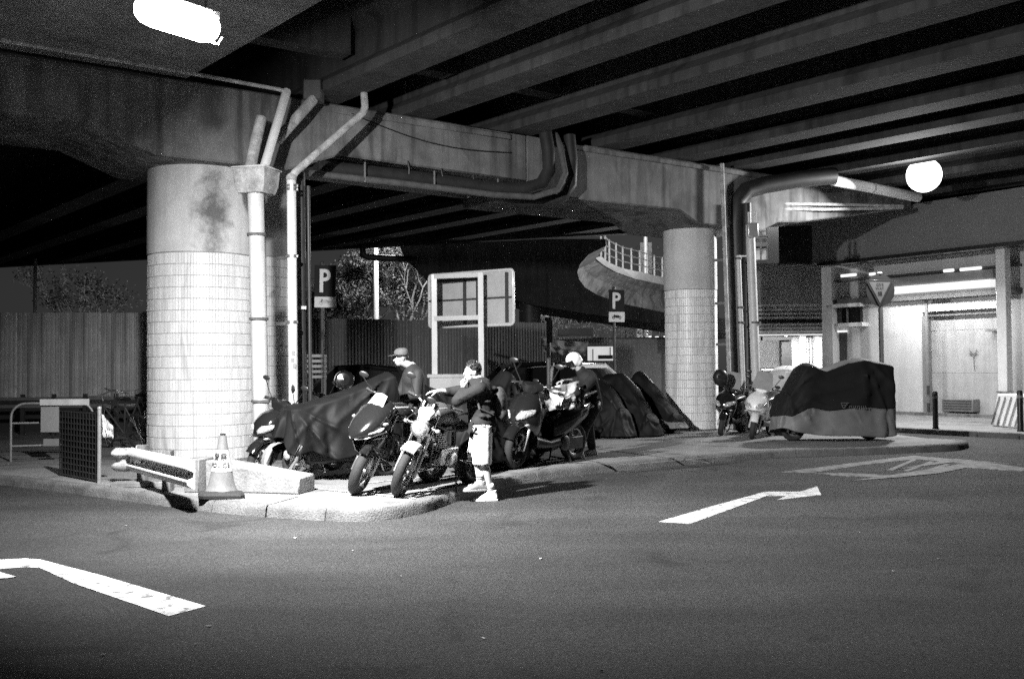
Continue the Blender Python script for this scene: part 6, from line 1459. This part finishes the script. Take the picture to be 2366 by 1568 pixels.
# ---------------------------------------------------------------- cars behind the bikes
def car(p, hd, label, body, H=1.5, L=4.4, Wd=1.8, suv=False, cat='car'):
    e = empty('parked_car', p, label, cat); e.rotation_euler = (0, 0, hd); ORG[e.name] = V((0, 0, 0)); h2, w2 = L / 2, Wd / 2
    belt = H * .58
    st_ = [(-h2, .45, .62, .7), (-h2 + .1, .36, .80, .88), (-h2 + .5, .30, belt, .97), (-.6, .26, belt, 1), (.5, .26, belt, 1), (h2 - 1.1, .28, belt - .03, .98), (h2 - .4, .32, belt - .14, .92), (h2 - .08, .38, belt - .28, .84), (h2, .45, .58, .7)]
    mb = MB(); rings = []
    for x, z0_, z1_, k in st_:
        rings.append([V((x, y * w2 * k, z)) for y, z in ((-.8, z0_), (-.96, z0_ + .1), (-1, (z0_ + z1_) / 2), (-.95, z1_ - .05), (-.85, z1_), (.85, z1_), (.95, z1_ - .05), (1, (z0_ + z1_) / 2), (.96, z0_ + .1), (.8, z0_))])
    mb.loft(rings); mb.build('body', body, e, local=True, smooth=35)
    cab = [(-h2 + (.2 if suv else .7), belt - .02), (-h2 + (.4 if suv else 1.1), H - .08), (-.3, H), (.4, H - .03), (1.15, belt - .04)]
    mb = MB(); rings = []
    for x, z in cab:
        k = 1 - .18 * (z - belt) / (H - belt); rings.append([V((x, -w2 * .93, belt - .04)), V((x, -w2 * .9 * k, z - .04)), V((x, -w2 * .8 * k, z)), V((x, w2 * .8 * k, z)), V((x, w2 * .9 * k, z - .04)), V((x, w2 * .93, belt - .04))])
    mb.loft(rings); mb.build('cabin_glass', GLASSB, e, local=True, smooth=35)
    mb = MB(); mb.loft([[V((x, y * w2 * .79 * .84, z + .006 - abs(y) * .012)) for y in (-1, -.5, 0, .5, 1)] + [V((x, y * w2 * .82, z - .1)) for y in (1, .5, 0, -.5, -1)] for x, z in ((cab[1][0] - .05, H - .075), (-.3, H), (.4, H - .02), (.52, H - .07))]); mb.build('roof', body, e, local=True)
    for s_ in (-1, 1):
        for a_, b_ in (((1.15, belt), (.4, H - .04)), ((cab[0][0], belt), (cab[1][0], H - .07)), ((-.25, belt), (-.25, H - .01))):
            mb = MB(); mb.bar((a_[0], s_ * w2 * .935, a_[1]), (b_[0], s_ * w2 * .76, b_[1]), .07, .05, up=(0, 1, 0)); mb.build('pillar', body, e, local=True, bevel=.01)
        mb = MB(); mb.ball((.85, s_ * (w2 + .1), belt + .08), (.06, .1, .07), 12); mb.build('side_mirror', body, e, local=True)
        mb = MB(); mb.ball((h2 - .22, s_ * w2 * .66, .66), (.14, .2, .08), 14); mb.build('headlight', LENS, e, local=True)
        mb = MB(); mb.ball((-h2 + .1, s_ * w2 * .7, .75), (.08, .14, .1), 14); mb.build('tail_light', GREY, e, local=True)
        for x in (-h2 + .85, h2 - .85):
            T = Matrix.Translation((x, s_ * (w2 - .1), .33)) @ Matrix.Rotation(R(90), 4, 'X'); mb = MB(); mb.lathe([(.0, -.1), (.2, -.1), (.31, -.1), (.33, -.06), (.33, .06), (.31, .1), (.2, .1), (0, .1)], T, 28); o_ = mb.build('wheel', RUBBER, e, local=True)
            mb = MB(); mb.lathe([(0, -.105 * s_), (.2, -.105 * s_), (.21, -.09 * s_)], T @ Matrix.Scale(1, 4), 20); mb.lathe([(0, .105 * s_), (.2, .105 * s_), (.21, .09 * s_)], T, 20); mb.build('rim', STEEL, o_, local=True)
    return e
q = gy(1400, 900, 25.6); car((q.x - .75, 25.6, 0), R(-38), 'pale hatchback parked behind the slanting covers, roof and windscreen showing', mat('pale_car_paint', .6, .2, amt=.05, coat=.6), H=1.69, L=4.0, suv=True)
q = gy(1225, 900, 26); car((q.x - .1, 26.4, 0), R(-160), 'dark car parked behind the banner post and the man in shorts', GLOSS, H=1.72)
q = gy(830, 900, 24); car((q.x, 24.2, 0), R(172), 'black car parked behind the man in the cap, only its roof showing', mat('black_car_paint', .02, .25, coat=.5), H=1.68)
# bikes and clutter behind the tarpaulin
scooter(V((gy(765, 900, 17.3).x, 17.3, KT)), math.atan2(-.7, -.6), R(-6), R(10), 'dark scooter standing behind the tarpaulin, below the first parking sign')
scooter(V((gy(1215, 900, 17.8).x, 17.8, KT)), math.atan2(-.7, -.6), R(-6), R(10), 'dark scooter deep in the row between two tented black covers')
covered(V((gy(1180, 900, 16.6).x, 16.8, KT)), HD, [(-.7, 1.1), (-.1, 1.15), (.3, 1.3), (.5, 1.15)], (.85, .95, .36), .1, 'motorcycle under a plain black cover behind the tented cover', seed=31)
covered(V((gy(1000, 900, 16.2).x, 16.4, KT)), HD, [(-.7, 1.05), (-.1, 1.1), (.3, 1.2), (.5, 1.05)], (.85, .95, .36), .1, 'motorcycle under a black cover between the two front motorcycles and the fence', seed=32)
q = gy(794, 876, 16.2); mb = MB(); T = Matrix.Translation(q) @ Matrix.Rotation(R(75), 4, 'X'); mb.lathe([(.0, .0), (.1, .01), (.15, -.03), (.16, -.06), (0, -.1)], T, 24); rd = mb.build('round_lamp', GLOSS); tag(rd, 'round shiny disc lamp standing over the tarpaulin, below the parking sign', 'lamp')
mb = MB(); mb.lathe([(.148, -.02), (.162, -.03), (.165, -.05)], T, 24); mb.build('rim', CHROME, rd)
for k in range(5):
    z_ = zat(730, 822 + 12 * k, 19.5); mb = MB(); x0 = gy(713, 800, 19.5).x; x1 = gy(752, 800, 19.5).x
    if k == 0: ck = empty('slatted_crate', ((x0 + x1) / 2, 19.5, KT), 'stacked slatted crate behind the dark downpipe', 'crate')
    mb.box(((x0 + x1) / 2, 19.5, z_), (x1 - x0, .3, .06)); mb.build('slat', GREY, ck, bevel=.006)
for s_ in (-1, 1):
    mb = MB(); zt_ = zat(730, 818, 19.5); mb.box(((x0 + x1) / 2 + s_ * .13, 19.5, (zt_ + KT) / 2), (.05, .26, zt_ - KT)); mb.build('upright', DGREY, ck)

# ---------------------------------------------------------------- left clutter: crowd barriers, lattice panel, bag, bicycles
def hoop(p0, p1, zt, label, r=.019, m=GALV):
    p0, p1 = V(p0), V(p1); e = empty('crowd_barrier', p0, label, 'crowd barrier'); u = (p1 - p0).normalized(); L = (p1 - p0).length
    def P(x, z): return V((p0.x, p0.y, 0)) + u * x + V((0, 0, z))
    rr = .22; pts = [P(0, KT)] + [P(rr - rr * math.cos(R(a)), zt - rr + rr * math.sin(R(a))) for a in range(0, 91, 15)] + [P(L - rr + rr * math.sin(R(a)), zt - rr + rr * math.cos(R(a))) for a in range(0, 91, 15)] + [P(L, KT)]
    mb = MB(); mb.tube(pts, r, 10); mb.build('hoop', m, e)
    for z in (KT + .25, (zt + KT) / 2 + .15): mb = MB(); mb.tube([P(0, z), P(L, z)], r * .8, 8); mb.build('rail', m, e)
    n = max(2, int(L / .45))
    for k in range(1, n): mb = MB(); mb.tube([P(L * k / n, KT + .25), P(L * k / n, zt)], r * .6, 8); mb.build('bar', m, e)
    return e
b0 = gz(25, 1066, KT); b1 = gz(215, 1060, KT); hoop(b0, b1, zat(60, 932, b0.y), 'galvanised hooped crowd barrier with pale notice sheets, at the far left')
Yq = b0.y - .1
nb_ = empty('notice_sheet', gy(116, 1000, Yq), 'pale notice sheets tied to the crowd barrier at the far left', 'notice')
bx('sheet', 94, 930, 136, 998, Yq, .012, ALU, parent=nb_); bx('sheet', 100, 1013, 136, 1030, Yq, .012, GREY, parent=nb_); bx('sheet', 92, 921, 206, 936, Yq - .05, .012, PAINTC, parent=nb_)
pa = gz(138, 1098, KT); pb = gz(229, 1116, KT); zt_ = zat(228, 952, pb.y)
lp_ = empty('lattice_panel', pa, 'dark mesh panel with a pale end post, leaning among the crowd barriers', 'panel')
u = (pb - pa); n_ = 13
for k in range(n_ + 1):
    q = pa.lerp(pb, k / n_); mb = MB(); mb.box((q.x, q.y, (zt_ + KT) / 2), (.012, .02, zt_ - KT - .02)); mb.build('bar', BLACK, lp_)
for k in range(12):
    z = KT + .03 + (zt_ - KT - .05) * k / 11; mb = MB(); mb.bar(V((pa.x, pa.y, z)), V((pb.x, pb.y, z)), .012, .012); mb.build('crossbar', DGREY, lp_)
mb = MB(); mb.loft([[V((pa.x, pa.y + .04, KT)), V((pb.x, pb.y + .04, KT)), V((pb.x, pb.y + .06, KT)), V((pa.x, pa.y + .06, KT))], [V((pa.x, pa.y + .04, zt_)), V((pb.x, pb.y + .04, zt_)), V((pb.x, pb.y + .06, zt_)), V((pa.x, pa.y + .06, zt_))]]); mb.build('backing', BLACK, lp_)
mb = MB(); mb.tube([pb, V((pb.x, pb.y, zt_ + .04))], .026, 10); mb.ball(V((pb.x, pb.y, zt_ + .05)), .03, 10); mb.build('end_post', GALV, lp_)
Yg = pb.y + .15; cloth_patch('plastic_bag', gy(236, 956, Yg), gy(262, 985, Yg), gy(262, 1012, Yg), gy(240, 1008, Yg), mat('plastic_bag', .5, .4), 'pale plastic bag hanging beside the mesh panel end post', n=12, wr=.04, sag=.02, seed=41)
def bicycle(p, hd, lean, label):
    e = empty('bicycle', p, label, 'bicycle'); e.rotation_euler = (lean, 0, hd); ORG[e.name] = V((0, 0, 0)); r = .33
    for x in (.52, -.5):
        T = Matrix.Translation((x, 0, r)) @ Matrix.Rotation(R(90), 4, 'X'); mb = MB(); mb.tube([T @ V((r * math.cos(a), r * math.sin(a), 0)) for a in [i * math.tau / 28 for i in range(28)]], .018, 8, closed=True); w_ = mb.build('wheel', RUBBER, e, local=True)
        mb = MB()
        for k in range(14): a = k * math.tau / 14; mb.tube([T @ V((0, 0, .02 * (-1) ** k)), T @ V((r * .96 * math.cos(a), r * .96 * math.sin(a), 0))], .0018, 4)
        mb.build('spokes', STEEL, w_, local=True)
    mb = MB()
    for a_, b_ in (((.36, 0, .82), (-.1, 0, .28)), ((.33, 0, .88), (-.24, 0, .8)), ((-.1, 0, .28), (-.28, 0, .9)), ((-.1, 0, .28), (-.5, 0, r)), ((-.24, 0, .8), (-.5, 0, r)), ((.34, 0, .92), (.52, 0, r))): mb.tube([a_, b_], .016, 8)
    mb.build('frame', DGREY, e, local=True); mb = MB(); mb.tube([(.34, 0, .9), (.36, 0, 1.02), (.4, .28, 1.05), (.3, .32, 1.04)], .012, 8); mb.tube([(.36, 0, 1.02), (.4, -.28, 1.05), (.3, -.32, 1.04)], .012, 8); mb.build('handlebar', STEEL, e, local=True)
    mb = MB(); mb.ball((-.3, 0, .95), (.13, .07, .03), 14); mb.build('saddle', BLACK, e, local=True)
    mb = MB(); mb.tube([(.5, -.2, .7), (.62, -.2, .7), (.62, .2, .7), (.5, .2, .7)], .008, 6)
    for k in range(6): mb.tube([(.46, -.16 + .064 * k, .78), (.7, -.16 + .064 * k, .98)], .004, 4)
    mb.build('basket', STEEL, e, local=True); mb = MB(); mb.ball((-.95 + .1, 0, .6), (.03, .05, .03), 10); mb.build('reflector', LENS, e, local=True)
    return e
bicycle(gz(285, 1035, KT), R(150), R(-12), 'bicycle parked nearest the tiled column, behind the crash barrier')
bicycle(gz(262, 1020, KT) + V((.0, .5, 0)), R(160), R(10), 'bicycle leaning in the dark clutter behind the plastic bag')
bicycle(gz(318, 1010, KT) + V((0, .4, 0)), R(120), R(-8), 'bicycle half hidden by the edge of the tiled column')
bx('white_bottle', 314, 1028, 336, 1038, 14.6, .12, WHITE, 'small white box lying among the bicycles', 'box')
# ---------------------------------------------------------------- repeats share a group
GROUPS = {'covered_motorcycle': 'motorcycles under covers in the parking', 'scooter': 'scooters in the parking', 'motorcycle': 'motorcycles at the front of the parking',
          'tree': 'trees beyond the hoardings', 'parking_sign': 'parking signs by the columns', 'street_lamp': 'street lamps beyond the flyover', 'bicycle': 'bicycles by the tiled column',
          'parked_car': 'cars parked behind the motorcycles', 'corrugated_hoarding': 'corrugated hoardings behind the parking', 'bridge_pier': 'round columns carrying the flyover', 'person': 'people among the motorcycles'}
for o in S.objects:
    if o.parent is None and 'category' in o and 'group' not in o:
        k = o.name.split('.')[0]
        if k in GROUPS: o['group'] = GROUPS[k]
